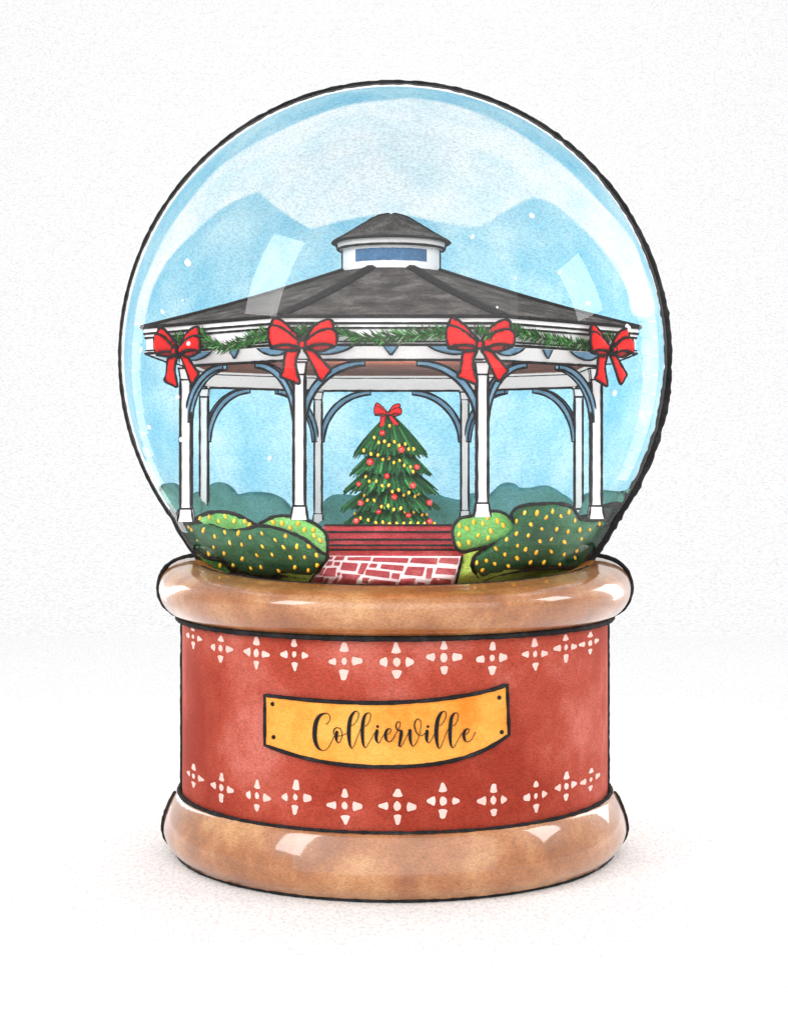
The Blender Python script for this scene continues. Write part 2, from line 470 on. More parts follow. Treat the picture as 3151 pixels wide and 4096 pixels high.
# brass plate with the town's name
RP = RD + 0.06
top = catmull(T(1000, 2700, 1.5556, [(92, 128), (220, 142), (350, 156), (520, 168), (700, 175), (850, 175), (1000, 168), (1140, 157), (1270, 140), (1400, 118), (1510, 92), (1598, 62)]), 4)
bot = catmull(T(1000, 2700, 1.5556, [(92, 438), (200, 476), (350, 520), (520, 552), (700, 570), (850, 573), (1000, 569), (1140, 556), (1270, 532), (1400, 492), (1510, 440), (1610, 374)]), 4)
mb = MB(); grid = []
NV = 8
for a, b in zip(top, bot):
    grid.append([tuple(cyl_hit(a[0] + (b[0] - a[0]) * j / NV, a[1] + (b[1] - a[1]) * j / NV, RP, X0)) for j in range(NV + 1)])
idx = [[mb.vert(p) for p in c] for c in grid]
def inner(p):
    v = Vector((p[0] - X0, p[1], 0)); v *= (RD - .01) / v.length
    return (v.x + X0, v.y, p[2])
for i in range(len(idx) - 1):
    for j in range(NV): mb.face((idx[i][j], idx[i][j + 1], idx[i + 1][j + 1], idx[i + 1][j]), 0)
rim = [grid[i][0] for i in range(len(grid))] + [grid[-1][j] for j in range(1, NV + 1)] + [grid[i][NV] for i in range(len(grid) - 2, -1, -1)] + [grid[0][j] for j in range(NV - 1, 0, -1)]
ra = [mb.vert(p) for p in rim]; rb = [mb.vert(inner(p)) for p in rim]
for i in range(len(ra)):
    j = (i + 1) % len(ra); mb.face((ra[i], rb[i], rb[j], ra[j]), 0, False)
mb.ink(rim, 0.031, True)
plate = part(mb, 'plaque', [BRASS, INK], globe)
for x, y in [(140, 182), (147, 388), (1550, 142), (1565, 357)]:
    (px, py), = T(1000, 2700, 1.5556, [(x, y)])
    p = cyl_hit(px, py, RP + .01, X0)
    mb = MB(); mb.ball(p, 0.042, 0, sc=(1, .5, 1)); part(mb, 'screw', [INK], plate)
LA = [
 [(357,372,20),(395,345,13),(425,290,14),(428,235,14),(405,185,14),(355,167,18),(290,178,40),(230,215,62),(180,290,80),(150,390,88),(137,500,88),(135,600,84),(145,690,78),(170,770,66),(210,835,46),(260,872,22),(305,880,14),(360,858,14),(410,800,13),(460,710,13),(500,620,13),(515,590,13)],
 [(560,530,66),(548,600,64),(550,660,50),(565,710,26),(585,733,15),(615,715,15),(645,660,15),(660,590,15),(655,520,15),(625,462,16),(570,440,16),(520,460,22),(497,510,22),(503,570,16)],
 [(575,600,16),(640,595,13),(700,575,13),(750,550,13),(780,535,13)],
 [(838,398,12),(880,385,14),(930,330,14),(965,260,16),(980,190,16),(965,140,16),(930,122,18),(885,150,42),(840,215,60),(812,300,72),(797,400,76),(790,500,76),(792,600,70),(800,700,58),(815,780,40),(845,840,15),(870,820,15),(900,770,13),(940,660,13),(980,560,13),(1015,460,13)],
 [(1095,408,12),(1135,395,14),(1180,330,14),(1205,250,16),(1208,190,16),(1190,160,15),(1155,158,20),(1110,190,44),(1078,260,60),(1060,350,68),(1052,450,70),(1050,550,68),(1055,650,60),(1065,740,48),(1085,805,26),(1105,828,15),(1135,800,13),(1180,730,13),(1240,620,13),(1290,530,13)],
 [(1332,500,62),(1322,560,66),(1315,620,62),(1322,680,50),(1340,720,26),(1360,735,15),(1385,715,15),(1420,650,13),(1465,570,13)],
 [(1530,572,12),(1570,550,14),(1600,500,16),(1590,465,15),(1560,460,22),(1520,490,44),(1497,550,58),(1495,610,58),(1510,665,46),(1540,705,22),(1570,714,15),(1610,695,15),(1650,645,13),(1685,590,13)]]
LB = [
 [(-10,697,15),(40,655,13),(80,590,13),(120,520,13),(145,480,13)],
 [(160,450,14),(185,390,14),(185,330,14),(155,315,16),(122,345,24),(110,400,24),(125,455,26),(165,478,30),(203,492,52),(208,540,64),(195,620,58),(180,700,48),(172,755,40),(190,782,20),(220,760,13),(260,690,13),(300,610,13),(335,530,13)],
 [(370,482,66),(368,540,64),(372,620,58),(385,700,44),(405,755,24),(428,775,15),(460,750,15),(500,690,13),(535,600,13),(560,500,14),(575,400,14),(568,310,14),(545,275,15),(515,268,18),(475,300,24),(455,370,26),(465,450,26),(500,530,20),(540,572,14),(580,580,13),(620,560,13),(660,525,13)],
 [(690,492,62),(685,550,66),(680,610,60),(685,660,50),(700,695,26),(722,712,15),(750,690,13),(790,620,13),(830,540,13)],
 [(912,384,12),(960,370,14),(1005,310,14),(1040,230,16),(1048,170,16),(1030,130,15),(1000,122,18),(955,150,44),(915,215,62),(885,300,72),(870,400,76),(863,500,76),(865,600,70),(875,700,56),(892,780,36),(918,818,15),(945,790,15),(980,710,13),(1030,580,13),(1085,450,13)],
 [(1165,396,12),(1205,380,14),(1245,320,14),(1268,245,16),(1270,190,16),(1250,155,15),(1220,153,20),(1180,180,44),(1145,250,62),(1130,340,68),(1122,440,70),(1118,540,68),(1122,640,58),(1132,730,44),(1152,790,24),(1172,806,15),(1200,780,13),(1240,710,13),(1300,600,13),(1345,530,13)],
 [(1408,552,12),(1445,535,14),(1475,490,16),(1472,455,15),(1440,450,22),(1400,480,46),(1378,540,58),(1378,600,56),(1392,650,44),(1420,688,20),(1450,694,15),(1500,670,15),(1545,610,13),(1590,520,16)]]
mb = MB(); layer = 0
def stroke(pts, x0, s):
    global layer
    sm = catmull(pts, 8); lift = 0.012 + layer * 0.0006; layer += 1
    L_, R_ = [], []
    for i, (x, y, w) in enumerate(sm):
        a, b = sm[max(i - 1, 0)], sm[min(i + 1, len(sm) - 1)]
        tx, ty = b[0] - a[0], b[1] - a[1]; l = math.hypot(tx, ty) or 1
        nx, ny = -ty / l, tx / l
        if w > 45 and i == 0: w *= .8
        qa, qb = T(x0, 2820, s, [(x + nx * w / 2, y + ny * w / 2), (x - nx * w / 2, y - ny * w / 2)])
        L_.append(mb.vert(cyl_hit(*qa, RP + lift, X0))); R_.append(mb.vert(cyl_hit(*qb, RP + lift, X0)))
    for i in range(len(L_) - 1): mb.face((L_[i], L_[i + 1], R_[i + 1], R_[i]), 0)
    for e in (0, len(sm) - 1):
        x, y, w = sm[e]
        if w > 13.5: disc(x, y, w / 2 * .96, x0, s)
def disc(x, y, r, x0, s):
    global layer
    lift = 0.012 + layer * 0.0006; layer += 1
    q = T(x0, 2820, s, [(x + r * math.cos(t), y + r * math.sin(t)) for t in np.linspace(0, 2 * PI, 20, endpoint=False)])
    mb.face([mb.vert(cyl_hit(*p, RP + lift, X0)) for p in q], 0)
for st in LA: stroke(st, 1230, 4.8)
for st in LB: stroke(st, 1560, 4.6667)
disc(1343, 417, 28, 1230, 4.8); disc(707, 407, 27, 1560, 4.6667)
part(mb, 'lettering', [LETTER], plate)

# upper ring: a turned cradle, lower at the front where the glass bellies over it
ring_prof = [(3.20, -3.30), (3.36, -2.96), (3.62, -2.66), (3.90, -2.36), (4.05, -2.27), (4.24, -2.25), (4.45, -2.28), (4.70, -2.38), (4.90, -2.58), (4.985, -2.84), (4.97, -3.08), (4.88, -3.28), (4.72, -3.44), (4.50, -3.53), (4.3, -3.55)]
ringc = catmull(ring_prof, 5)
def dip(i, r, z, a):
    k = max(0, math.cos(a)) ** 0.75
    if z > -3.0:
        t = min(1, (z + 3.0) / 0.7)
        z = z - k * 0.335 * t
    return r, z
mb = MB(); mb.lathe(ringc, 0, 220, X0, 0, dip)
NI = 25 * 220                       # the unvarnished inner lip under the glass
for i in range(NI): mb.m[i] = 2
mb.ink([(X0 + 4.60 * math.sin(a), -4.60 * math.cos(a), -3.55) for a in np.linspace(0, 2 * PI, 240, endpoint=False)], 0.043, True)
crest = []
for a in np.linspace(-1.22, 1.22, 140):
    r, z = dip(0, 4.22, -2.27, a); crest.append((X0 + r * math.sin(a), -r * math.cos(a), z))
mb.ink(crest, 0.03)
for sgn in (-1, 1):
    az = sgn * math.radians(82.2)
    mb.ink([(X0 + (r + .01) * math.sin(az), -(r + .01) * math.cos(az), z) for r, z in ringc[22:-6]], 0.035)
part(mb, 'upper_ring', [WOOD, INK, RAWWOOD], globe)

# glass ball and its drawn dark outline, added as a thin hoop
vdir = (CAM - C).normalized()
e1 = Vector((1, 0, 0)); e1 = (e1 - vdir * e1.dot(vdir)).normalized(); e2 = vdir.cross(e1) * -1
if e2.z < 0: e2 = -e2
D = (CAM - C).length
off, rs = R * R / D, R * math.sqrt(1 - (R / D) ** 2)
mb = MB()
def ball_rows(mb, rad, th0, th1, nt, nphi, axis, flip=False):
    rows = []
    for i in range(nt + 1):
        th = th0 + (th1 - th0) * i / nt
        rows.append([mb.vert(flare(C + (axis * math.cos(th) + (e1 * math.cos(2 * PI * k / nphi) + e2 * math.sin(2 * PI * k / nphi)) * math.sin(th)) * rad)) for k in range(nphi)])
    for i in range(nt):
        for k in range(nphi):
            q = (k + 1) % nphi
            f = (rows[i][k], rows[i + 1][k], rows[i + 1][q], rows[i][q])
            mb.face(f[::-1] if flip else f, 0)
ball_rows(mb, R, 0.0005, PI / 2 + 0.12, 90, 180, vdir)
part(mb, 'glass_dome', [GLASS], globe)
mb = MB()
pts, rr = [], []
NH = 420
for k in range(NH):
    a = 2 * PI * k / NH
    pts.append(flare(C + vdir * (off * 0.9) + (e1 * math.cos(a) + e2 * math.sin(a)) * (rs + 0.015)))
def hoop_r(t):
    a = t * 360
    # thin at the upper left, broad at the lower right
    ang = [(0, .088), (20, .072), (45, .058), (90, .05), (120, .05), (150, .044), (180, .04), (210, .042), (235, .045), (270, .07), (320, .105), (345, .1), (360, .088)]
    for (a0, r0), (a1, r1) in zip(ang, ang[1:]):
        if a0 <= a <= a1: return r0 + (r1 - r0) * (a - a0) / (a1 - a0)
    return .05
mb.tube(pts, lambda t: hoop_r(t) * 1.0, 0, True, 10, jit=0.3)
part(mb, 'rim_outline', [INK], globe)  # stands in for the ball's drawn outline

# painted sky on the inside of the back
glare = catmull([(286, 694), (294, 640), (318, 574), (358, 492), (411, 420), (468, 356), (547, 303), (668, 247), (752, 222), (840, 211), (893, 210), (982, 227), (1090, 274), (1197, 349), (1268, 420), (1340, 499), (1372, 570), (1396, 660), (1352, 672), (1336, 617), (1307, 563), (1268, 513), (1225, 470), (1179, 433)], 4)  # glare of the glass and its arc tails, painted into the sky colour
glare += [(1150, 424), (1136, 420)] + catmull([(1136, 420), (1090, 442), (1040, 474), (1011, 483), (929, 472), (875, 460), (800, 458), (722, 472), (672, 485), (650, 481), (590, 442), (551, 409)], 4) + catmull([(551, 409), (525, 417), (472, 445), (418, 492), (365, 545), (333, 599), (318, 640), (308, 694)], 4)
cl = np.array(glare)
mb = MB()
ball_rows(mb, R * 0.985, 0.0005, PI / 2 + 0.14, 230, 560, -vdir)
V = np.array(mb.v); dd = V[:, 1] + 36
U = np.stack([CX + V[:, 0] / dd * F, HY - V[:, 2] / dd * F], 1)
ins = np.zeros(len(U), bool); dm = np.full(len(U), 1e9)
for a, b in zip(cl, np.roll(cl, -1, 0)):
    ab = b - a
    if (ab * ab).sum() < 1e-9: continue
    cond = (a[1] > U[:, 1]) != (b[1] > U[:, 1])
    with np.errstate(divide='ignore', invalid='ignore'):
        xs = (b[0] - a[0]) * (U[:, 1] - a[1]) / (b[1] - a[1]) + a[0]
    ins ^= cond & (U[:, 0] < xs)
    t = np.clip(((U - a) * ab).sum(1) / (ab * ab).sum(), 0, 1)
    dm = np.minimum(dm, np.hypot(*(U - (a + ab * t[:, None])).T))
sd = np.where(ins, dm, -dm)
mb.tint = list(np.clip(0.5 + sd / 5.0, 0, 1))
o = mb.build('sky', SKY); tag(o, 'pale blue winter sky with wide white glass glare painted on the back of the globe', None, kind='structure')

# ------------------------------------------------------------------ ground inside the globe
def lawn_y(py):
    tab = [(1095, 1.5), (1121, -1.9), (1186, -2.6), (1256, -3.36), (1275, -3.4)]
    if py <= tab[0][0]: return tab[0][1]
    for (a, ya), (b, yb) in zip(tab, tab[1:]):
        if py <= b: return ya + (yb - ya) * (py - a) / (b - a)
    return tab[-1][1]
mb = MB()
gx = np.linspace(330, 1350, 90); gy = np.linspace(1128, 1285, 26)
idx = []
for py in gy:
    row = []
    for px in gx:
        (qx, qy), = clip_ball([(px, py)], 578)
        y = inside_glass(qx, qy, lawn_y(qy), 0.95) + .4 * min(1, max(0, math.hypot(qx - 840, qy - 765) / 101.4 - 4.9))
        p = W(qx, qy, y)
        p.z += 0.015 * noise.noise(p * 4)
        row.append(mb.vert(p))
    idx.append(row)
for j in range(len(gy) - 1):
    for i in range(len(gx) - 1): mb.face((idx[j][i], idx[j + 1][i], idx[j + 1][i + 1], idx[j][i + 1]), 0)
o = mb.build('lawn', LAWN); tag(o, 'lime green lawn mound beside the brick path', None, kind='structure')

# deck under the gazebo
mb = MB()
n = 40
low = [(4.15 * math.cos(2 * PI * k / n), 3.75 * math.sin(2 * PI * k / n) if math.sin(2 * PI * k / n) > 0 else 1.95 * math.sin(2 * PI * k / n), -1.94) for k in range(n)]
mb.hexa([(x * .96, y * .96, z - .1) for x, y, z in low], [(x, y, z + 0.1) for x, y, z in low])
o_deck = mb

# brick path
def path_pt(px, py, lift=0.0):
    y = inside_glass(px, py, lawn_y(py) - 0.03 - lift, 0.955 + lift * .1)
    return W(px, py, y)
mb = MB()
po = T(1160, 2040, 2.1, [(315, 385), (1445, 388), (1387, 645), (900, 662), (520, 652), (145, 630)])
mb.pillow(catmull([po[0], po[1]], 10)[:-1] + catmull([po[1], po[2]], 6)[:-1] + catmull([po[2], po[3], po[4], po[5]], 6)[:-1] + catmull([po[5], po[0]], 6)[:-1],
          lambda u, v, h: path_pt(u, v, h), 0.03, 4, 9, 0, back=0)
bricks = [
 [(335,392),(366,392),(352,416),(325,416)],[(390,391),(460,389),(445,421),(368,421)],[(490,398),(675,394),(670,427),(488,421)],[(712,401),(990,405),(975,444),(697,431)],[(1030,403),(1235,405),(1225,456),(1010,441)],[(1265,403),(1412,406),(1400,456),(1250,441)],
 [(320,431),(362,433),(345,466),(298,468)],[(375,438),(422,437),(412,468),(365,466)],[(445,441),(567,451),(547,514),(425,501)],[(600,446),(656,451),(611,541),(568,531)],[(680,450),(734,453),(723,484),(660,481)],[(775,456),(951,469),(941,513),(763,491)],[(990,478),(1127,483),(1107,556),(963,541)],[(1150,492),(1199,490),(1181,573),(1139,571)],[(1240,487),(1392,498),(1377,546),(1223,536)],
 [(268,488),(299,486),(266,551),(240,546)],[(310,491),(387,486),(376,557),(276,554)],[(400,526),(427,531),(387,621),(350,611)],[(440,536),(584,549),(546,646),(393,626)],[(645,501),(832,519),(827,572),(635,546)],[(860,531),(924,536),(909,584),(849,572)],
 [(215,566),(282,564),(269,611),(193,606)],[(295,576),(327,576),(301,633),(268,631)],[(610,569),(669,571),(656,624),(604,611)],[(690,581),(882,606),(867,656),(664,633)],[(935,581),(1052,576),(1033,651),(975,652),(914,626)],[(1075,606),(1132,616),(1117,653),(1064,653)],[(1205,571),(1347,586),(1341,641),(1179,619)],[(330,634),(390,641),(396,650),(328,646)],[(590,646),(646,649),(630,657),(575,654)],[(172,622),(196,618),(190,632),(160,630)]]
for b in bricks:
    q = T(1160, 2040, 2.1, b)
    q2 = []
    for i in range(len(q)):
        a, c, d = np.array(q[i - 1]), np.array(q[i]), np.array(q[(i + 1) % len(q)])
        cen_ = np.array(q).mean(0); c = cen_ + (c - cen_) * 1.07; a = cen_ + (a - cen_) * 1.07; d = cen_ + (d - cen_) * 1.07
        ra = min(3.0, np.linalg.norm(a - c) * .3); rd = min(3.0, np.linalg.norm(d - c) * .3)
        q2 += [tuple(c + (a - c) / np.linalg.norm(a - c) * ra), tuple(c * .8 + (c + (a - c) / np.linalg.norm(a - c) * ra + c + (d - c) / np.linalg.norm(d - c) * rd) / 2 * .2), tuple(c + (d - c) / np.linalg.norm(d - c) * rd)]
    mb.pillow(q2, lambda u, v, h: path_pt(u, v, 0.04 + h), 0.02, 1.5, 6, 1, back=0)
edge = catmull(T(1160, 2040, 2.1, [(1447, 385), (1425, 470), (1405, 560), (1385, 650)]), 4)
mb.ink([path_pt(x, y, .04) for x, y in edge], 0.022, m=2)
edge = catmull(T(1160, 2040, 2.1, [(312, 385), (265, 460), (205, 545), (148, 628)]), 4)
mb.ink([path_pt(x, y, .04) for x, y in edge], 0.016, m=2)
o = mb.build('path', [MORTAR, BRICK, INK]); tag(o, 'red brick path with wide pale mortar joints leading to the steps', None, kind='structure')

# ------------------------------------------------------------------ the gazebo
XG = -0.06
def octa(rad, z, y_back=0.89):
    out = []
    for k in range(8):
        a = math.radians(-90 - 22.5 + 45 * k)      # 0: front-left corner, then counter-clockwise from above
        x, y = rad * math.cos(a), rad * math.sin(a)
        out.append(Vector((XG + x, y * (y_back if y > 0 else 1), z)))
    return out
gz = thing('gazebo', (XG, 0, -1.85), 'open white gazebo with dark shingle roof and blue arched braces inside the globe', 'gazebo')

# roof
ZE, ZT = 2.43, 3.75
a, b = octa(5.43, ZE), octa(1.12, ZT)
mb = MB()
for k in range(8):
    j = (k + 1) % 8
    n = 8
    g = []
    for u in range(n + 1):
        t = u / n
        g.append([mb.vert((a[k].lerp(a[j], w / 6)).lerp(b[k].lerp(b[j], w / 6), t) - Vector((0, 0, .05 * math.sin(PI * t)))) for w in range(7)])
    for u in range(n):
        for w in range(6): mb.face((g[u][w], g[u][w + 1], g[u + 1][w + 1], g[u + 1][w]), 0)
lo = octa(5.43, ZE - .035); i0 = [mb.vert(p) for p in a]; i1 = [mb.vert(p) for p in lo]; i2 = [mb.vert(p) for p in octa(4.4, ZE - .03)]
for k in range(8):
    j = (k + 1) % 8
    mb.face((i1[k], i1[j], i0[j], i0[k]), 1, False); mb.face((i2[k], i2[j], i1[j], i1[k]), 0, False)
mb.ink(a, 0.026, True)
roof = part(mb, 'roof', [ROOF, INK], gz)
for k in range(8):
    mb = MB()
    p, q = a[k], b[k]
    radial = Vector((q.x - p.x, q.y - p.y, 0)).normalized(); side = Vector((-radial.y, radial.x, 0))
    N = 16; sec = []
    for i in range(N + 1):
        t = i / N * 1.0
        c = p.lerp(q, t) - Vector((0, 0, .05 * math.sin(PI * t)))
        w = 0.105
        sec.append([c + side * w + Vector((0, 0, -.01)), c + side * w * .6 + Vector((0, 0, .05)), c - side * w * .6 + Vector((0, 0, .05)), c - side * w + Vector((0, 0, -.01))])
    ids = [[mb.vert(v) for v in s_] for s_ in sec]
    for i in range(N):
        for m_ in range(3): mb.face((ids[i][m_], ids[i][m_ + 1], ids[i + 1][m_ + 1], ids[i + 1][m_]), 0)
    mb.face(ids[0], 0); mb.face(ids[-1][::-1], 0)
    for m_ in (0, 3): mb.ink([s_[m_] + Vector((0, 0, .015)) for s_ in sec], 0.024)
    part(mb, 'hip_ridge', [RIDGE, INK], roof)

# cupola
mb = MB()
mb.lathe([(1.03, 3.62), (1.03, 4.26)], 0, 64, XG); mb.lathe([(1.03, 4.235), (1.13, 4.235), (1.14, 4.30), (1.15, 4.37), (1.0, 4.38)], 0, 64, XG)
arc = lambda r, z, n=64: [(XG + r * math.sin(t), -r * math.cos(t), z) for t in np.linspace(0, 2 * PI, n, endpoint=False)]
mb.ink(arc(1.135, 4.235), 0.022, True)
mb.ink(arc(1.035, 3.735), 0.016, True)
for sg in (-1, 1):
    t = sg * math.radians(88)
    mb.ink([(XG + 1.03 * math.sin(t), -1.03 * math.cos(t), z) for z in (3.66, 3.95, 4.235)], 0.026)
    mb.ink([(XG + 1.145 * math.sin(t), -1.145 * math.cos(t), z) for z in (4.235, 4.3, 4.37)], 0.026)
cup = part(mb, 'cupola', [WHITE, INK], gz)
mb = MB()
ang = np.linspace(math.radians(-46), math.radians(46), 24)
up_ = [mb.vert((XG + 1.036 * math.sin(t), -1.036 * math.cos(t), 4.165 + .008 * noise.noise(Vector((t * 9, 0, 0))))) for t in ang]
dn_ = [mb.vert((XG + 1.036 * math.sin(t), -1.036 * math.cos(t), 3.905 + .01 * noise.noise(Vector((t * 9, 5, 0))))) for t in ang]
for i in range(len(ang) - 1): mb.face((dn_[i], dn_[i + 1], up_[i + 1], up_[i]), 0)
part(mb, 'window', [WINBLUE], cup)
mb = MB()
mb.lathe([(1.0, 4.36), (1.245, 4.365), (1.245, 4.395)] + catmull([(1.245, 4.40), (1.0, 4.53), (.75, 4.68), (.5, 4.83), (.3, 4.94), (.12, 4.985), (.005, 4.99)], 4), 0, 64, XG)
mb.ink(arc(1.25, 4.38), 0.024, True)
for sg in (-1, 1):
    t = sg * math.radians(88)
    mb.ink([(XG + r * math.sin(t), -r * math.cos(t), z + .008) for r, z in catmull([(1.245, 4.40), (1.0, 4.53), (.75, 4.68), (.5, 4.83), (.3, 4.94), (.12, 4.985), (.02, 4.99)], 4)], 0.022)
part(mb, 'cupola_roof', [ROOF, INK], cup)

# fascia: stepped boards round the eaves
mb = MB()
lv = [(5.38, 2.425), (5.38, 2.305), (5.35, 2.300), (5.35, 2.220), (5.32, 2.215), (5.32, 1.965), (5.345, 1.96), (5.345, 1.905), (5.2, 1.90), (4.6, 1.93)]
rows_ = [[mb.vert(p) for p in octa(r, z)] for r, z in lv]
for i in range(len(rows_) - 1):
    for k in range(8):
        j = (k + 1) % 8
        mb.face((rows_[i + 1][k], rows_[i + 1][j], rows_[i][j], rows_[i][k]), 0, False)
for r, z, t in ((5.375, 2.303, .019), (5.345, 2.219, .017), (5.34, 1.963, .014), (5.35, 1.905, .023)):
    mb.ink(octa(r, z), t, True)
for k in range(8):
    pass
part(mb, 'fascia', [WHITE, INK], gz)

# beam over the posts, ceiling
mb = MB()
lv = [(4.63, 2.0), (4.63, 1.655), (4.36, 1.655), (4.36, 1.72)]
rows_ = [[mb.vert(p) for p in octa(r, z)] for r, z in lv]
for i in range(3):
    for k in range(8):
        j = (k + 1) % 8
        mb.face((rows_[i + 1][k], rows_[i + 1][j], rows_[i][j], rows_[i][k]), 0, False)
mb.ink(octa(4.635, 1.66), 0.022, True)
part(mb, 'beam', [WHITE, INK], gz)
mb = MB()
mb.face([mb.vert(p) for p in octa(4.37, 1.70)][::-1], 0, False)
part(mb, 'ceiling', [BROWN], gz)
posts = octa(4.5, 0)
FACES = [(k, (k + 1) % 8) for k in range(8)]
# posts: 0 front-left, 1 front-right, 2 right-front, 3 right-back, 4 back-right, 5 back-left, 6 left-back, 7 left-front
for (i, j) in ((2, 3), (3, 4), (4, 5), (5, 6), (6, 7)):
    p, q = posts[i], posts[j]; d = (q - p).normalized(); nrm = Vector((d.y, -d.x, 0))
    mb = MB()
    z0, z1 = 1.352, 1.66
    ii = nrm * 0.07
    mb.hexa([p + ii + Vector((0, 0, z0)), q + ii + Vector((0, 0, z0)), q - ii + Vector((0, 0, z0)), p - ii + Vector((0, 0, z0))],
            [p + ii + Vector((0, 0, z1)), q + ii + Vector((0, 0, z1)), q - ii + Vector((0, 0, z1)), p - ii + Vector((0, 0, z1))])
    for sg in (-1, 1): mb.ink([p + ii * sg + Vector((0, 0, z0)), q + ii * sg + Vector((0, 0, z0))], 0.02)
    mb.ink([p - ii + Vector((0, 0, z1 - .012)), q - ii + Vector((0, 0, z1 - .012))], 0.013)
    part(mb, 'cross_beam', [WHITE, INK], gz)

# posts
def post(k, p, zb):
    mb = MB()
    front = p.y < 0
    ztop = 1.66 if front else 1.36
    w = 0.105 if front else 0.088
    def sq(h, z): return [Vector((p.x - h, p.y - h, z)), Vector((p.x + h, p.y - h, z)), Vector((p.x + h, p.y + h, z)), Vector((p.x - h, p.y + h, z))]
    zc = ztop - (0.27 if front else .22); zbase = zb + 0.26
    mb.hexa(sq(w, zbase - .02), sq(w, zc + .02))
    mb.hexa(sq(w * 1.02, zc), sq(w * 1.28, ztop - .03)); mb.hexa(sq(w * 1.42, ztop - .045), sq(w * 1.42, ztop))
    mb.hexa(sq(w * 1.5, zb), sq(w * 1.14, zbase))
    r = .023 if front else .019
    for i in range(4):
        mb.ink([sq(w, zbase)[i], sq(w, zc)[i]], r)
        mb.ink([sq(w * 1.02, zc)[i], sq(w * 1.28, ztop - .04)[i]], r * .85)
        mb.ink([sq(w * 1.5, zb)[i], sq(w * 1.14, zbase)[i]], r * .85)
    for h, z in ((w * 1.15, zbase), (w * 1.05, zc)): mb.ink(sq(h, z), .016, True)
    mb.ink(sq(w * 1.43, ztop - .04), .013, True)
    part(mb, 'post', [WHITE, INK], gz)
base_py = {0: 1108, 1: 1102, 2: 1106, 3: 1110, 4: 1112, 5: 1119, 6: 1106, 7: 1112}
for k, p in enumerate(posts):
    zb = (HY - base_py[k]) * (36 + p.y) / F
    post(k, p, zb)

# arched braces, two to a bay
def brace(p, q, ztop, drop=1.12, reach=1.14):
    d = (q - p).normalized(); nrm = Vector((d.y, -d.x, 0))
    mb = MB(); N = 18; sec = []
    for i in range(N + 1):
        t = i / N * PI / 2
        s_ = 0.09 + reach * (1 - math.cos(t)); z = ztop - drop + (drop - .05) * math.sin(t)
        # direction of the arc
        tx, tz = reach * math.sin(t), (drop - .05) * math.cos(t); l = math.hypot(tx, tz); nx, nz = -tz / l, tx / l
        w = 0.035 + 0.03 * math.sin(PI * min(1, .15 + i / N * .75))
        c = p + d * s_ + Vector((0, 0, z))
        o_ = (d * nx + Vector((0, 0, nz))) * w
        sec.append([c + o_ + nrm * .05, c - o_ + nrm * .05, c - o_ - nrm * .05, c + o_ - nrm * .05])
    ids = [[mb.vert(v) for v in s_] for s_ in sec]
    for i in range(N):
        for m_ in range(4):
            k2 = (m_ + 1) % 4
            mb.face((ids[i][m_], ids[i][k2], ids[i + 1][k2], ids[i + 1][m_]), 0, False)
    mb.face(ids[0][::-1], 0, False); mb.face(ids[-1], 0, False)
    for m_ in range(4): mb.ink([s_[m_] for s_ in sec], 0.019)
    for e in (0, -1): mb.ink(sec[e], 0.017, True)
    part(mb, 'brace', [BLUE, INK], gz)
for (i, j) in FACES:
    if i in (2, 6): continue                    # the two end bays have no arches
    zt = 1.655 if (i in (7, 0, 1)) else 1.352
    drop = 1.12 if (i in (7, 0, 1)) else 1.2
    brace(posts[i], posts[j], zt, drop); brace(posts[j], posts[i], zt, drop)

# blue scalloped valance under the eaves
vo = octa(4.66, 0)
for (i, j) in FACES:
    p, q = vo[i], vo[j]; d = (q - p); L_ = d.length; d = d.normalized(); nrm = Vector((d.y, -d.x, 0))
    if nrm.dot(p) < 0: nrm = -nrm
    mb = MB()
    zt = 1.975
    def vp(s_, z, h): return p + d * s_ + nrm * (0.02 + h) + Vector((0, 0, z))
    half = L_ / 2
    shapes = [[(half - .19, zt), (half + .19, zt), (half + .02, 1.755), (half - .01, 1.755)]]
    lobe = catmull([(-.05, 1.93), (.22, 1.84), (.40, 1.775), (.62, 1.765), (.82, 1.80), (1.0, 1.87), (1.16, zt)], 4)
    shapes.append([(-.05, zt)] + lobe)
    shapes.append([(L_ - x, z) for x, z in [(-.05, zt)] + lobe])
    for sh in shapes:
        pts3 = [(x, z) for x, z in sh]
        mb.pillow(pts3, lambda u, v, h: vp(u, v, h), 0.018, .03, .09, 0, back=0.2, ink=0.017)
    part(mb, 'valance', [BLUE, INK], gz)
part(o_deck, 'deck', [DECK], gz)

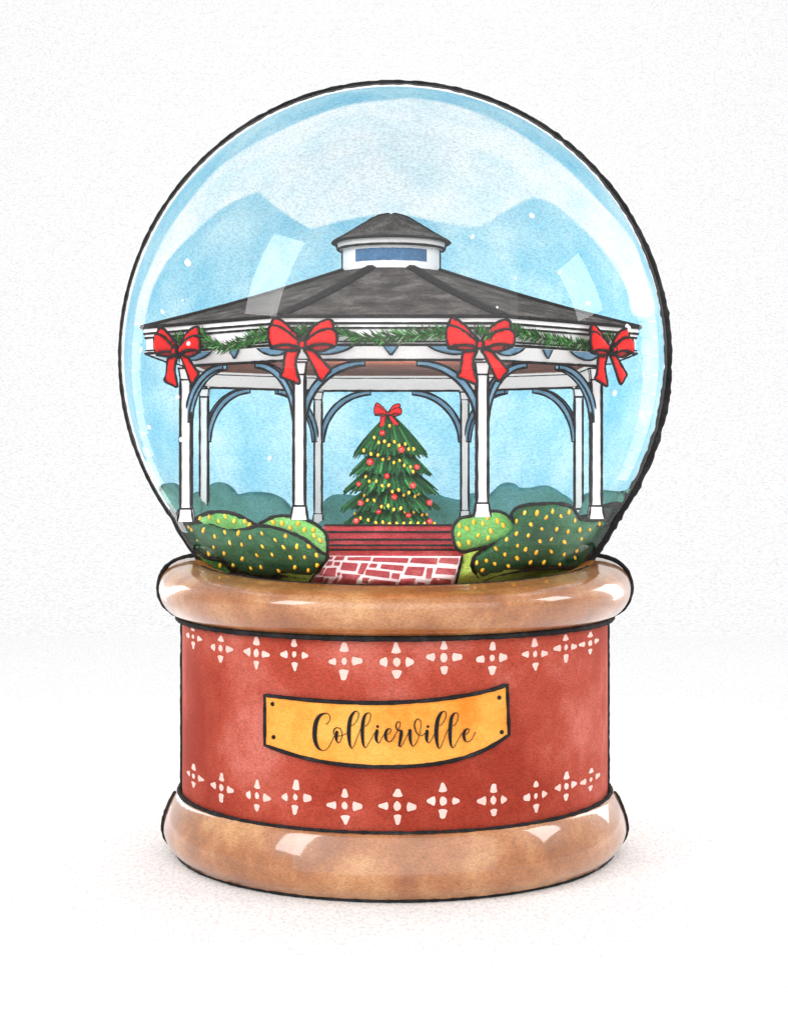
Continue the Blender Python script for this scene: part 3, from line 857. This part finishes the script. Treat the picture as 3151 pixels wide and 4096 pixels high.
# ------------------------------------------------------------------ steps
st = thing('staircase', (0.0, -2.6, -2.2), 'flight of low red brick steps up to the gazebo between the bushes', 'steps')
ly = [378, 335, 298, 250, 185, 128]
ys = [-2.62, -2.50, -2.38, -2.26, -2.14]
xl = lambda y: 315 - (378 - y) / 250 * 40
xr = lambda y: 1452 - (378 - y) / 250 * 80
for i in range(5):
    mb = MB()
    y0 = ys[i]
    (ax, ay), (bx, by) = T(1160, 2040, 2.1, [(xl(ly[i]), ly[i]), (xr(ly[i]), ly[i] - 3)])
    (cx_, cy), (dx_, dy) = T(1160, 2040, 2.1, [(xl(ly[i + 1]), ly[i + 1]), (xr(ly[i + 1]), ly[i + 1] - 3)])
    z0 = (W(ax, ay, y0).z + W(bx, by, y0).z) / 2; z1 = (W(cx_, cy, y0).z + W(dx_, dy, y0).z) / 2
    x0, x1 = W(ax, ay, y0).x, W(bx, by, y0).x
    mb.box((x0, y0, z0 - .03 if i else z0 - .1), (x1, y0 + (.122 if i < 4 else .42), z1), 0)
    nn = 24
    for zz, rr in ((z1, .017),):
        mb.ink([(x0 + (x1 - x0) * t / nn, y0 - .004, zz + .006 * noise.noise(Vector((t * .4, i, 0)))) for t in range(nn + 1)], rr)
    part(mb, 'step', [STEP, INK], st)

# ------------------------------------------------------------------ bushes
def bush(name, outline, yc, mat, thick, width, label, group, step=9, ink=0.044, lump=0.05, cat='bush', glass=0.962):
    O = clip_ball(catmull(outline, 4, True), 579)
    def fm(u, v, h):
        base = yc(u, v) if callable(yc) else yc
        rho = min(math.hypot(u - 840, v - 765) / 101.4, 5.6)      # near the rim the shrubs turn their face forward
        fl = 1 - .5 * min(1, max(0, (rho - 4.0) / 1.2))
        base = max(base, -0.9 - fl * math.sqrt(max(5.6 ** 2 - rho * rho, 0)) + (.968 - glass) * 6)
        y = inside_glass(u, v, base - h, .975)
        return W(u, v, y)
    cxm = sum(p[0] for p in O) / len(O); pyb = max(p[1] for p in O)
    mb = MB(); mb.pillow(O, fm, thick, width, step, 0, 0.7, lump, 0.05, ink=ink)
    o = mb.build(name, [mat, INK], None, tuple(W(cxm, pyb, inside_glass(cxm, pyb, yc(cxm, pyb) if callable(yc) else yc, .95))))
    tag(o, label, cat, group)
    def surf(u, v):
        d = min(math.hypot(u - x, v - y) for x, y in O)
        k = min(d / width, 1.0)
        return fm(u, v, thick * math.sqrt(max(1 - (1 - k) ** 2, 0)) + 0.03)
    return surf
BG = 'bushes round the gazebo'
ZL = lambda pts: T(600, 1860, 2.1, pts)
ZR = lambda pts: T(1760, 1860, 2.0, pts)
front_y = lambda u, v: lawn_y(max(v, 1121)) - 0.25
bush('bush', ZL([(222, 420), (240, 375), (272, 352), (300, 400), (330, 440), (372, 478), (330, 520), (270, 520)]), -1.75, OLIVE, .2, 12, 'small olive bush at the foot of the gazebo post, mostly hidden by dark bush', BG, ink=0.014, glass=.93)
s1 = bush('bush', ZL([(345, 480), (420, 432), (500, 402), (600, 395), (700, 410), (790, 450), (860, 490), (900, 512), (870, 580), (700, 600), (500, 580), (380, 540)]), -2.95, LIGHTBUSH, .3, 26, 'low light green bush with yellow bulbs between two gazebo posts', BG, glass=.945)
s2 = bush('bush', ZL([(915, 510), (970, 470), (1040, 440), (1120, 430), (1200, 435), (1290, 455), (1370, 490), (1430, 530), (1478, 590), (1488, 680), (1476, 755), (1400, 790), (1250, 720), (1080, 640), (960, 570)]), -3.1, LIGHTBUSH, .2, 26, 'light green bush against the steps, peeking over the long dark bush', BG)
s4 = bush('bush', ZL([(225, 600), (300, 650), (390, 720), (470, 760), (560, 790), (640, 840), (680, 905), (640, 925), (560, 905), (440, 872), (370, 820), (290, 720)]), -3.0, MIDBUSH, .06, 8, 'narrow mid green bush under the long dark bush by the wooden ring', BG, ink=0.014, glass=.945)
s3 = bush('bush', ZL([(95, 420), (140, 412), (185, 405), (240, 450), (290, 490), (400, 480), (480, 485), (560, 502), (640, 528), (740, 536), (830, 532), (900, 517), (1000, 522), (1090, 542), (1200, 582), (1300, 632), (1380, 692), (1440, 742), (1492, 772), (1440, 845), (1385, 925), (1330, 940), (1230, 932), (1120, 925), (1060, 940), (1000, 952), (900, 942), (780, 920), (695, 890), (655, 845), (600, 805), (540, 790), (470, 775), (390, 725), (320, 670), (260, 625), (190, 580), (140, 500)]),
          lambda u, v: -3.3, DARKBUSH, .5, 34, 'long dark green bush dotted with bulbs beside the brick path', BG, lump=0.07, glass=.968)
s5 = bush('bush', ZR([(112, 490), (160, 432), (250, 410), (340, 390), (430, 375), (500, 385), (550, 420), (585, 460), (600, 520), (540, 590), (430, 630), (350, 655), (260, 675), (190, 692), (140, 672), (115, 620), (104, 550)]), -3.35, LIGHTBUSH, .32, 26, 'rounded light green bush with bulbs at the steps before big dark bush', BG)
bush('bush', ZR([(1100, 430), (1200, 400), (1260, 345), (1330, 325), (1410, 308), (1480, 335), (1530, 380), (1470, 480), (1390, 500), (1290, 480), (1180, 480)]), -1.6, BLACKBUSH, .3, 22, 'blackish green bush without bulbs behind the big dark bush', BG, glass=.95)
s6 = bush('bush', ZR([(580, 452), (572, 400), (608, 350), (680, 325), (780, 315), (900, 310), (1000, 318), (1060, 345), (1090, 395), (1120, 430), (1200, 442), (1290, 434), (1380, 445), (1450, 450), (1380, 600), (1300, 700), (1225, 765), (1130, 822), (1000, 826), (860, 822), (740, 832), (620, 847), (500, 867), (400, 892), (330, 912), (288, 870), (257, 810), (270, 750), (330, 690), (400, 642), (470, 572), (540, 512)]),
          -3.3, DARKBUSH, .5, 40, 'big dark green hump-shaped bush covered with bulbs above lime lawn', BG, lump=0.07, glass=.968)

# strings of bulbs on the bushes
def bulbs(surf, pts, rots, label, loc_px, size=.043, group='strings of bulbs on the bushes'):
    p0 = surf(*loc_px)
    t = thing('string_lights', tuple(p0), label, 'string lights', group)
    for (px, py), rt in zip(pts, rots):
        (qx, qy), = clip_ball([(px, py)], 560)
        p = surf(qx, qy)
        mb = MB()
        M = Matrix.Rotation(math.radians(rt), 3, 'Y')
        sz = size * random.uniform(.85, 1.12)
        mb.ball(p, sz, 0, 10, 8, (.66, .62, 1.15), M)
        mb.ball(p + M @ Vector((0.01, .022, -.01)), sz * 1.1, 1, 10, 8, (.74, .35, 1.2), M)
        part(mb, 'bulb', [BULB, BULBRIM], t)
    return t
rr_ = lambda n: [random.uniform(-32, 32) for _ in range(n)]
B3 = ZL([(183,505),(257,573),(338,550),(450,545),(420,638),(363,663),(537,685),(543,600),(628,565),(741,570),(840,605),(670,650),(770,667),(625,735),(481,742),(776,782),(700,833),(845,866),(930,855),(897,758),(943,680),(938,570),(1050,625),(1135,597),(1120,685),(1232,682),(1025,748),(1178,771),(1298,768),(1395,757),(1330,685),(1403,835),(1328,880),(1217,852),(1078,883)])
bulbs(s3, B3, rr_(len(B3)), 'yellow bulbs scattered over the long dark bush beside the path', B3[20])
B1 = ZL([(418,447),(497,435),(575,470),(633,432),(707,468),(793,473),(834,503)])
bulbs(s1, B1, rr_(len(B1)), 'seven yellow bulbs on the low light bush between two gazebo posts', B1[3])
B2 = ZL([(1030,482),(1105,490),(1173,527),(1240,492),(1293,545),(1368,542),(1375,595),(1425,634)])
bulbs(s2, B2, rr_(len(B2)), 'eight yellow bulbs on the light bush peeking over the long dark bush', B2[3])
B4 = ZL([(425,828),(568,868)])
bulbs(s4, B4, rr_(len(B4)), 'pair of yellow bulbs on the narrow green bush by the wooden ring', B4[0])
B5 = ZR([(155,485),(212,508),(267,457),(340,467),(375,422),(455,447),(502,482),(403,528),(382,582),(302,560),(227,618),(151,552),(150,632)])
bulbs(s5, B5, rr_(len(B5)), 'yellow bulbs on the rounded light bush at the steps', B5[4])
B6 = ZR([(675,383),(773,381),(896,367),(1028,375),(961,407),(846,415),(1076,442),(611,448),(720,470),(808,507),(930,510),(1020,530),(1115,517),(1193,512),(1271,468),(608,543),(702,558),(530,593),(793,607),(886,587),(989,613),(1128,587),(616,640),(443,669),(514,710),(680,669),(766,697),(885,692),(988,711),(1091,683),(610,741),(720,775),(828,775),(953,791),(1094,760),(540,803),(432,786),(365,759),(292,780),(337,836)])
bulbs(s6, B6, rr_(len(B6)), 'yellow bulbs scattered over the big hump-shaped dark bush', B6[10])

# ------------------------------------------------------------------ far trees along the back of the globe
ZM = lambda pts: T(1240, 1560, 2.545, pts)
def far_tree(outline, label):
    O = clip_ball(catmull(outline, 4, True), 575)
    def fm(u, v, h):
        y = max(sphere_hit(u, v, R * 0.955, True) - 0.12, -0.45) - h
        return W(u, v, inside_glass(u, v, y, .97))
    cxm = sum(p[0] for p in O) / len(O); pyb = max(p[1] for p in O)
    mb = MB(); mb.pillow(O, fm, .16, 22, 11, 0, 0.3, .03, 0.05)
    o = mb.build('tree_clump', [TEAL], None, tuple(fm(cxm, pyb, 0)))
    tag(o, label, 'trees', 'teal trees on the horizon')
far_tree(ZL([(-30, 330), (20, 240), (60, 190), (130, 155), (200, 150), (250, 175), (285, 225), (330, 260), (390, 225), (440, 260), (440, 520), (250, 540), (100, 480)]), 'teal tree clump against the dark rim outline, behind the two paired posts')
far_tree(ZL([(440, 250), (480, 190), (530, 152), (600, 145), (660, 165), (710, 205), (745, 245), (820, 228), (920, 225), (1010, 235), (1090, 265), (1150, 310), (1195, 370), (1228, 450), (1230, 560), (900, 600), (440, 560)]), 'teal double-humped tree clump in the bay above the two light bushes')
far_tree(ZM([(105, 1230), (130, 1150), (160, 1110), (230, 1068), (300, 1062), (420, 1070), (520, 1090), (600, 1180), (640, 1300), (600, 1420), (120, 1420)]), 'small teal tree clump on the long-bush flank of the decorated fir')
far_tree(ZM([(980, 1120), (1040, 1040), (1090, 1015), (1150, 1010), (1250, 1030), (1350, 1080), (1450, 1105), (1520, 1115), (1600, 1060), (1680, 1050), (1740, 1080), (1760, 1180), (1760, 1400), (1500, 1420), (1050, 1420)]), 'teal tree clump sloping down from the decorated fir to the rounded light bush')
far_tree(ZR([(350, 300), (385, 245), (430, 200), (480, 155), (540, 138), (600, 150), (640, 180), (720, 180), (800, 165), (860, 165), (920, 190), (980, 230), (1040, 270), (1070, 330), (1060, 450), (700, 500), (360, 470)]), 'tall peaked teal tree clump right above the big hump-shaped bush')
far_tree(ZR([(1110, 330), (1135, 260), (1160, 230), (1220, 215), (1300, 200), (1370, 205), (1440, 210), (1500, 195), (1560, 185), (1610, 190), (1620, 260), (1540, 420), (1400, 480), (1120, 460)]), 'teal tree clump above the blackish bush at the broad rim outline')

# ------------------------------------------------------------------ decorated fir
YT = 0.35
TX = W(832, 1000, YT).x
fir = thing('christmas_tree', (TX, YT, -1.84), 'green layered fir hung with red baubles and yellow bulbs in the gazebo', 'tree')
def tpz(py): return (HY - py) * (36 + YT) / F
# tiers: (py top, py tip, half width at the tips in px)
tiers = [(884, 972, 78), (935, 1010, 84), (975, 1048, 96), (1015, 1085, 100), (1050, 1128, 104)]
def tree_r(py):
    """radius of the outer needles at a height, cm"""
    best = 0
    for a_, b_, w_ in tiers:
        if a_ <= py <= b_ + 4: best = max(best, w_ * min(1.0, ((py - a_) / (b_ - a_)) ** 0.95))
    return best * (36 + YT) / F
mb = MB()
for ti, (pa, pb, hw) in enumerate(tiers):
    rw = hw * (36 + YT) / F; zt, zb = tpz(pa), tpz(pb)
    n = 190
    for k in range(n):
        ph = 2 * PI * k / n + random.uniform(-.03, .03)
        ln = random.uniform(.86, 1.08) * (1.0 if ti else .97)
        mb.t = min(1, max(0, random.gauss(.42, .2)))
        if random.random() < .07: mb.t = random.uniform(.85, 1)
        base = Vector((TX, YT, zt + random.uniform(-.05, .02)))
        dirh = Vector((math.cos(ph), math.sin(ph), 0)); side = Vector((-math.sin(ph), math.cos(ph), 0))
        tip = base + dirh * rw * ln + Vector((0, 0, (zb - zt) * ln * random.uniform(.9, 1.03)))
        prev = None
        for i in range(7):
            t = i / 6
            c = base.lerp(tip, t) + Vector((0, 0, 0.05 * math.sin(PI * t) + random.uniform(-.008, .008)))
            w = rw * 2 * PI / n * 1.75 * (t * .9 + .12) * (1 if i < 6 else .35)
            up = Vector((dirh.x * .5, dirh.y * .5, .87)) * (.028 * (1 - .5 * t))
            cur = [mb.vert(c + side * w), mb.vert(c + up), mb.vert(c - side * w), mb.vert(c - up)]
            if prev:
                for q in range(4):
                    r_ = (q + 1) % 4
                    mb.face((prev[q], prev[r_], cur[r_], cur[q]), 0)
            prev = cur
        mb.face(prev, 0)
    # the body of boughs within
    mb.t = .3
    rows_ = []
    for t in (0.02, .35, .7, .95):
        rows_.append([mb.vert((TX + rw * .9 * t * math.cos(2 * PI * k / 40), YT + rw * .9 * t * math.sin(2 * PI * k / 40), zt + (zb - zt) * t - .02)) for k in range(40)])
    for i in range(3):
        for k in range(40):
            q = (k + 1) % 40; mb.face((rows_[i + 1][k], rows_[i + 1][q], rows_[i][q], rows_[i][k]), 0)
part(mb, 'foliage', [TREE], fir)
mb = MB(); mb.tube([(TX, YT, -1.84), (TX, YT, -1.2)], .1, 0, jit=0)
part(mb, 'trunk', [BROWN], fir)

def on_tree(px, py, out=0.05):
    out += .07
    x = (px - CX) * (36 + YT - .6) / F - TX
    r = tree_r(py) + out
    y = YT - math.sqrt(max(r * r - x * x, (0.25 * r) ** 2))
    return W(px, py, y)
bl = [((735,437),30,'topmost red bauble, just under the longer bow tail'),((930,607),34,'red bauble at the end of the first bulb string below the bow'),((612,733),38,'large red bauble below the second bulb string on the long-bush flank'),((1087,785),30,'small red bauble at the low end of the second bulb string'),((780,876),32,'red bauble in the middle of the fir, between second and third bulb strings'),((495,958),26,'smallest red bauble, near the bough tips by the third bulb string'),((1046,973),32,'red bauble above the low end of the third bulb string'),((857,1090),32,'red bauble at the centre, between third and fourth bulb strings'),((515,1150),30,'red bauble below the start of the fourth bulb string'),((1215,1147),31,'red bauble out on the bough tips above the fourth bulb string end'),((697,1232),34,'red bauble between fourth and fifth bulb strings near the trunk line'),((998,1272),32,'red bauble hanging off the fourth bulb string'),((468,1333),32,'lowest red bauble at the start of the fifth bulb string'),((1215,1340),31,'lowest red bauble at the end of the fifth bulb string')]
for (x, y), r, lab in bl:
    (px, py), = ZM([(x, y)])
    rad = r / 2.545 * .5332 * 36 / F
    p = on_tree(px, py, .09)
    mb = MB(); mb.ball(p, rad, 0, 20, 14)
    o = mb.build('bauble', [BAUBLE], None, tuple(p)); tag(o, lab, 'bauble', 'red baubles on the fir')
strings = [
 ([(653,483),(697,533),(757,522),(801,560),(857,526),(905,563),(966,549),(1001,600),(1053,599)], 'topmost string of yellow bulbs draped on the fir under the bow'),
 ([(545,614),(619,650),(689,661),(740,706),(802,694),(852,738),(910,717),(956,767),(1021,780),(1048,830)], 'second string of yellow bulbs draped down the fir'),
 ([(565,883),(601,929),(673,927),(732,973),(799,969),(835,1032),(900,1015),(952,1067),(1005,1043),(1066,1081),(1101,1058)], 'third string of yellow bulbs draped round the middle of the fir'),
 ([(552,1072),(582,1120),(653,1123),(724,1185),(794,1178),(850,1215),(921,1203),(963,1238),(1053,1240),(1139,1270),(1187,1265)], 'fourth string of yellow bulbs draped low on the fir'),
 ([(456,1255),(514,1303),(591,1323),(668,1349),(739,1345),(807,1359),(880,1357),(951,1357),(1020,1355),(1098,1357),(1163,1359),(1264,1361)], 'lowest string of yellow bulbs along the fir foot above the steps')]
strings[0][0].insert(0, (808, 362))
for pts, lab in strings:
    P = ZM(pts)
    q0 = on_tree(*P[1])
    t = thing('string_lights', tuple(q0), lab, 'string lights', 'strings of bulbs on the fir')
    mb = MB()
    seq = P[1:] if pts[0] == (808, 362) else P
    mb.tube([on_tree(x, y, .055) for x, y in catmull([(x, y - 2) for x, y in seq], 4)], .0085, 0, seg=5, jit=0)
    part(mb, 'cord', [CORD], t)
    for (px, py) in P:
        mb = MB(); p = on_tree(px, py, .075)
        M = Matrix.Rotation(math.radians(random.uniform(-25, 25)), 3, 'Y')
        mb.ball(p, .033 * random.uniform(.85, 1.1), 0, 10, 8, (.8, .7, 1.12), M)
        mb.ball(p + Vector((.006, 0.014, -.006)), .035, 1, 10, 8, (.84, .4, 1.15), M)
        part(mb, 'bulb', [BULB, BULBRIM], t)

# ------------------------------------------------------------------ bows
def bow(px, py, y, k, rot, label, group, ink=0.026, sx=1.0):
    c = W(px, py, y)
    t = thing('ribbon_bow', tuple(c), label, 'bow', group)
    Rz = Matrix.Rotation(rot, 3, 'Z')
    def piece(name, pts, mat, depth, thick, width, curl=0.0):
        O = catmull(pts, 3, True)
        mb = MB()
        def fm(u, v, h):
            X, Z = (u - 840) * k * sx, -(v - 655) * k
            bend = curl * max(0, -Z) ** 1.5
            return c + Rz @ Vector((X, -(depth + h * 1.0) - bend, Z))
        mb.pillow(O, fm, thick, width, 85, 0, 0.5, ink=ink)
        part(mb, name, [mat, INK], t)
    s = k / .000817
    piece('tail', [(560,800),(680,790),(780,785),(735,900),(692,1050),(700,1200),(740,1340),(775,1535),(640,1500),(500,1440),(338,1372),(400,1250),(430,1050),(440,920),(480,810)], RED, -.01 * s, .035 * s, 90)
    piece('tail', [(870,780),(1010,775),(1110,810),(1230,950),(1350,1090),(1472,1230),(1380,1345),(1268,1485),(1180,1380),(1100,1200),(1010,1020),(930,870)], RED, -.01 * s, .035 * s, 90)
    piece('loop', [(215,65),(330,95),(470,200),(580,300),(700,430),(800,540),(770,620),(640,520),(500,400),(330,300),(240,280),(128,270),(150,160)], RED, .01 * s, .05 * s, 80)
    piece('loop', [(880,560),(960,440),(1060,300),(1180,190),(1300,130),(1430,100),(1510,140),(1528,220),(1512,340),(1400,340),(1250,390),(1100,460),(980,540),(900,620)], RED, .01 * s, .05 * s, 80)
    piece('shaded_inside', [(140,715),(250,690),(400,672),(560,672),(680,695),(790,735),(740,780),(640,795),(500,790),(330,770),(150,745)], REDDARK, .035 * s, .03 * s, 50)  # inside of the loop, its shade painted as dark red
    piece('shaded_inside', [(905,745),(1020,705),(1150,668),(1300,652),(1450,668),(1575,690),(1480,742),(1350,792),(1220,817),(1100,802),(1000,772)], REDDARK, .035 * s, .03 * s, 50)
    piece('loop', [(128,250),(220,245),(330,270),(480,360),(600,450),(720,550),(785,605),(780,725),(700,690),(560,670),(400,670),(250,685),(148,712),(105,600),(84,480),(90,350)], RED, .06 * s, .1 * s, 150)
    piece('loop', [(890,605),(980,530),(1100,440),(1250,360),(1400,325),(1510,335),(1592,390),(1614,500),(1602,620),(1572,692),(1450,665),(1300,650),(1150,665),(1020,700),(900,742),(885,680)], RED, .06 * s, .1 * s, 150)
    piece('knot', [(775,598),(832,590),(892,598),(905,670),(908,742),(840,750),(782,742),(772,670)], RED, .14 * s, .06 * s, 60)
    return t
KB = .000817
BWG = 'red bows along the gazebo eaves'
bow(645, 734, -5.17, KB, 0, 'red bow at the eaves corner where the drooping short garland ends', BWG)
bow(1023, 734.5, -5.17, KB, 0, 'red bow at the eaves corner between two straight bushy garlands', BWG)
bow(382, 747.5, -3.12, KB * .98, math.radians(-36), 'red bow at the outer eaves corner beyond the drooping garland', BWG)
bow(1299, 746.5, -3.02, KB * .98, math.radians(40), 'narrow turned red bow at the outer eaves corner by the broad rim outline', BWG)
bow(826.6, 882, 0.12, .0952 / F * 36.1 * .405, 0, 'small red bow tied to the top of the fir', None, ink=0.013)

# ------------------------------------------------------------------ garlands
def garland(pts, p0, nrm, label, dens, tuft=()):
    nrm = Vector(nrm).normalized()
    P = catmull(pts, 12)
    Q = [plane_hit(x, y, p0, nrm) for x, y in P]
    o0 = Q[len(Q) // 2]
    mb = MB()
    out = nrm if nrm.y < 0 else -nrm
    tot = sum((b - a).length for a, b in zip(Q, Q[1:]))
    mb.t = .2
    mb.tube([q + out * .02 for q in Q], .022, 0, jit=.2)
    def needle(p, d, ln, w):
        mb.t = random.choice([.05, .1, .2, .2, .3, .35, .4, .45, .6, .62, .78, .8, 1.0])
        side = d.cross(out).normalized() * w
        tip = p + d * ln
        mid = p + d * ln * .55
        a = [mb.vert(p + side * .6), mb.vert(p - side * .6), mb.vert(p + out * w)]
        b = [mb.vert(mid + side), mb.vert(mid - side), mb.vert(mid + out * w)]
        e = mb.vert(tip)
        for q in range(3):
            r_ = (q + 1) % 3
            mb.face((a[q], a[r_], b[r_], b[q]), 0); mb.face((b[q], b[r_], e), 0)
    n = int(tot * dens)
    for i in range(n):
        f = random.random() * (len(Q) - 1.001); a = int(f); p = Q[a].lerp(Q[a + 1], f - a)
        tg = (Q[min(a + 2, len(Q) - 1)] - Q[max(a - 1, 0)]).normalized()
        if tg.x > 0: tg = -tg
        upv = Vector((0, 0, 1))
        sg = random.choice((-1, 1))
        ang = math.radians(random.uniform(18, 52))
        d = (tg * math.cos(ang) + upv * sg * math.sin(ang) + out * random.uniform(-.05, .45)).normalized()
        needle(p + out * random.uniform(0, .05), d, random.uniform(.15, .27), random.uniform(.012, .02))
    for (tx_, ty_) in tuft:
        p = plane_hit(tx_, ty_, p0, nrm)
        for _ in range(26):
            d = (Vector((0, 0, 1)) + Vector((out.y * -1, out.x, 0)) * random.uniform(-.75, .5) + out * random.uniform(0, .25)).normalized()
            needle(p + out * .01 + Vector((random.uniform(-.1, .1), 0, random.uniform(-.03, .05))), d, random.uniform(.14, .24), random.uniform(.012, .018))
    o = mb.build('garland', [GARL], None, tuple(o0)); tag(o, label, 'garland', 'fir garlands along the eaves')
fo = octa(5.40, 0)
nf = Vector((0, -1, 0)); nl = Vector((-1, -1, 0)).normalized(); nr_ = Vector((1, -1, 0)).normalized()
garland([(640, 712), (680, 708), (720, 711), (760, 719), (800, 721), (840, 718), (880, 715), (920, 711), (960, 710), (1000, 712)], fo[0], nf, 'straight green fir garland over the middle bay between two red bows', 105, tuft=((641, 716), (1020, 716)))
garland([(385, 722), (420, 722)] + T(540, 1200, 2.4, [(660, 330), (730, 400), (850, 445), (1000, 420), (1120, 375), (1230, 340), (1310, 330)]) + [(620, 716)], fo[0], nl, 'drooping short fir garland with a thick rolled end', 95, tuft=((386, 728),))
garland([(1035, 716)] + T(1860, 1200, 2.0, [(390, 250), (470, 275), (600, 305), (750, 330), (900, 350), (980, 355)]) + [(1295, 730)], fo[1], nr_, 'bushy fir garland sloping towards the narrow turned bow', 105, tuft=((1299, 730),))

# ------------------------------------------------------------------ snow in the globe
flakes = [(400.6, 560, 9), (330, 595, 4), (347, 665, 6), (1134, 460, 8), (1006.8, 505.6, 6), (1098.6, 592, 4), (1193, 581, 5), (1254, 647, 6), (1341, 595.5, 5), (402, 732.7, 7), (301, 746, 6), (379, 846, 6), (1310, 838.4, 8), (1367, 882.4, 8), (318, 911, 7), (386.5, 937.6, 6), (574.3, 977, 6), (1372, 798, 5), (1339, 700, 9), (300, 700, 4), (390, 640, 3), (1060, 655, 3)]
for px, py, s in flakes:
    y = inside_glass(px, py, -9, .93) if s != 7 or px < 390 else inside_glass(px, py, -4.2, .95)
    y = max(y, sphere_hit(px, py, R * .93))
    p = W(px, py, y); r = s * .8 * (36 + y) / F
    mb = MB(); mb.ball(p, r, 0, 9, 7, (random.uniform(.7, 1), .6, random.uniform(.9, 1.4)), Matrix.Rotation(random.uniform(-.6, .6), 3, 'Y'))
    mb.v = [tuple(Vector(v) + (Vector(v) - p) * .35 * noise.noise(Vector(v) * 14)) for v in mb.v]
    o = mb.build('snowflake', [SNOW], None, tuple(p)); tag(o, 'tiny white snow fleck drifting inside the glass ball', 'snowflake', 'snow flecks drifting inside the glass')

# ------------------------------------------------------------------ light
def mirror_dir(px, py):
    y = sphere_hit(px, py, R); p = W(px, py, y); n = (p - C).normalized(); v = ray(px, py).normalized()
    return p, v - n * 2 * v.dot(n)
def softbox(name, corners, dist, rad):
    """a studio lamp standing where the glass ball mirrors it at these places"""
    Q = []
    for c in corners:
        p, r = mirror_dir(*c); Q.append(p + r * dist)
    ctr = sum(Q, Vector()) / 4
    u = ((Q[1] + Q[2]) - (Q[0] + Q[3])) / 2; v = ((Q[0] + Q[1]) - (Q[2] + Q[3])) / 2
    pm = sum((mirror_dir(*c)[0] for c in corners), Vector()) / 4
    zax = (ctr - pm).normalized()
    ux = (u - zax * u.dot(zax)).normalized(); vx = zax.cross(ux)
    su, sv = u.length, v.length
    L_ = bpy.data.lights.new(name, 'AREA'); L_.shape = 'RECTANGLE'; L_.size = su * S; L_.size_y = sv * S
    L_.energy = rad * PI * su * sv * S * S
    o = bpy.data.objects.new(name, L_); COL.objects.link(o)
    M = Matrix((ux, vx, zax)).transposed().to_4x4(); M.translation = ctr * S
    o.matrix_world = M
    print(name, [round(x, 1) for x in ctr], round(su, 1), round(sv, 1))
    return o
softbox('softbox', [(590, 500), (648, 516), (592, 676), (516, 668)], 55, 8.0)
softbox('softbox', [(1180, 574), (1234, 548), (1286, 652), (1238, 690)], 55, 8.0)
def along(p, n):
    return catmull(p, n)
for arcp, w_ in (([(297, 690), (290, 790), (299, 880), (319, 970), (346, 1060)], 10), ([(1375, 662), (1384, 720), (1386, 800), (1376, 880), (1354, 960), (1326, 1024)], 19)):
    P_ = catmull(arcp, 2)
    for i, (a_, b_) in enumerate(zip(P_, P_[1:])):
        t = i / len(P_); ww = w_ * (1 - .5 * t)
        softbox('strip_lamp', [(a_[0] - ww, a_[1]), (a_[0] + ww, a_[1]), (b_[0] + ww, b_[1]), (b_[0] - ww, b_[1])], 17, 5.5)
def lamp(name, loc, target, sx, sy, rad, shape='RECTANGLE'):
    L_ = bpy.data.lights.new(name, 'AREA'); L_.shape = shape; L_.size = sx * S; L_.size_y = sy * S
    L_.energy = rad * PI * sx * sy * S * S * (PI / 4 if shape == 'ELLIPSE' else 1)
    o = bpy.data.objects.new(name, L_); COL.objects.link(o); o.location = Vector(loc) * S
    o.rotation_euler = (Vector(target) - Vector(loc)).to_track_quat('-Z', 'Y').to_euler()
lamp('front_fill', (0, -74, 20), (0, 0, 1), 170, 100, 1.2)  # added fill from the front for the whites inside the globe
for sx in ((640, 655), (1017, 1031)):
    softbox('strip_lamp', [(sx[0], 822), (sx[1], 822), (sx[1], 960), (sx[0], 960)], 45, 12)  # added fill for the rear posts, mirrored where the front posts are white
lamp('eaves_fill', (XG, -3.75, 1.42), (XG, 3.7, 0.2), 2.6, .3, 85)  # added fill, hidden behind the front beam, for rear posts and beam
lamp('step_fill', (0, -1.35, -1.68), (0, 3.0, 1.2), 2.4, .16, 11)  # added fill, hidden behind the steps, for the ceiling
lamp('wall_wash', (0, 48, 88), (0, 82, 24), 120, 30, .8)  # this and the floor wash are added to whiten the paper
lamp('floor_wash', (0, 18, 70), (0, 28, -8), 110, 20, 1.1)
lamp('back_lamp', (0, 21, 2.5), (0, 0, 1.9), 11, 11, 3.2, 'ELLIPSE')  # added, hidden behind the ball to shine through the sky shell

w = bpy.data.worlds.new('World'); scene.world = w; w.use_nodes = True
bg = w.node_tree.nodes['Background']; bg.inputs['Color'].default_value = (1, 1, 1, 1); bg.inputs['Strength'].default_value = 0.8

# ------------------------------------------------------------------ camera and render
cd = bpy.data.cameras.new('Camera'); cam = bpy.data.objects.new('Camera', cd); COL.objects.link(cam)
cam.location = CAM * S; cam.rotation_euler = (PI / 2, 0, 0)
cd.sensor_fit = 'HORIZONTAL'; cd.sensor_width = 36; cd.lens = 36 * F / 1680
cd.shift_y = -(1092 - HY) / 1680
cd.clip_start = 0.01; cd.clip_end = 50
scene.camera = cam
scene.render.engine = 'CYCLES'
scene.cycles.use_denoising = True
scene.cycles.max_bounces = 8; scene.cycles.transparent_max_bounces = 12
scene.view_settings.view_transform = 'Standard'; scene.view_settings.look = 'None'
scene.view_settings.exposure = 0; scene.view_settings.gamma = 1
for o in bpy.data.objects:
    if '_o' in o: del o['_o']
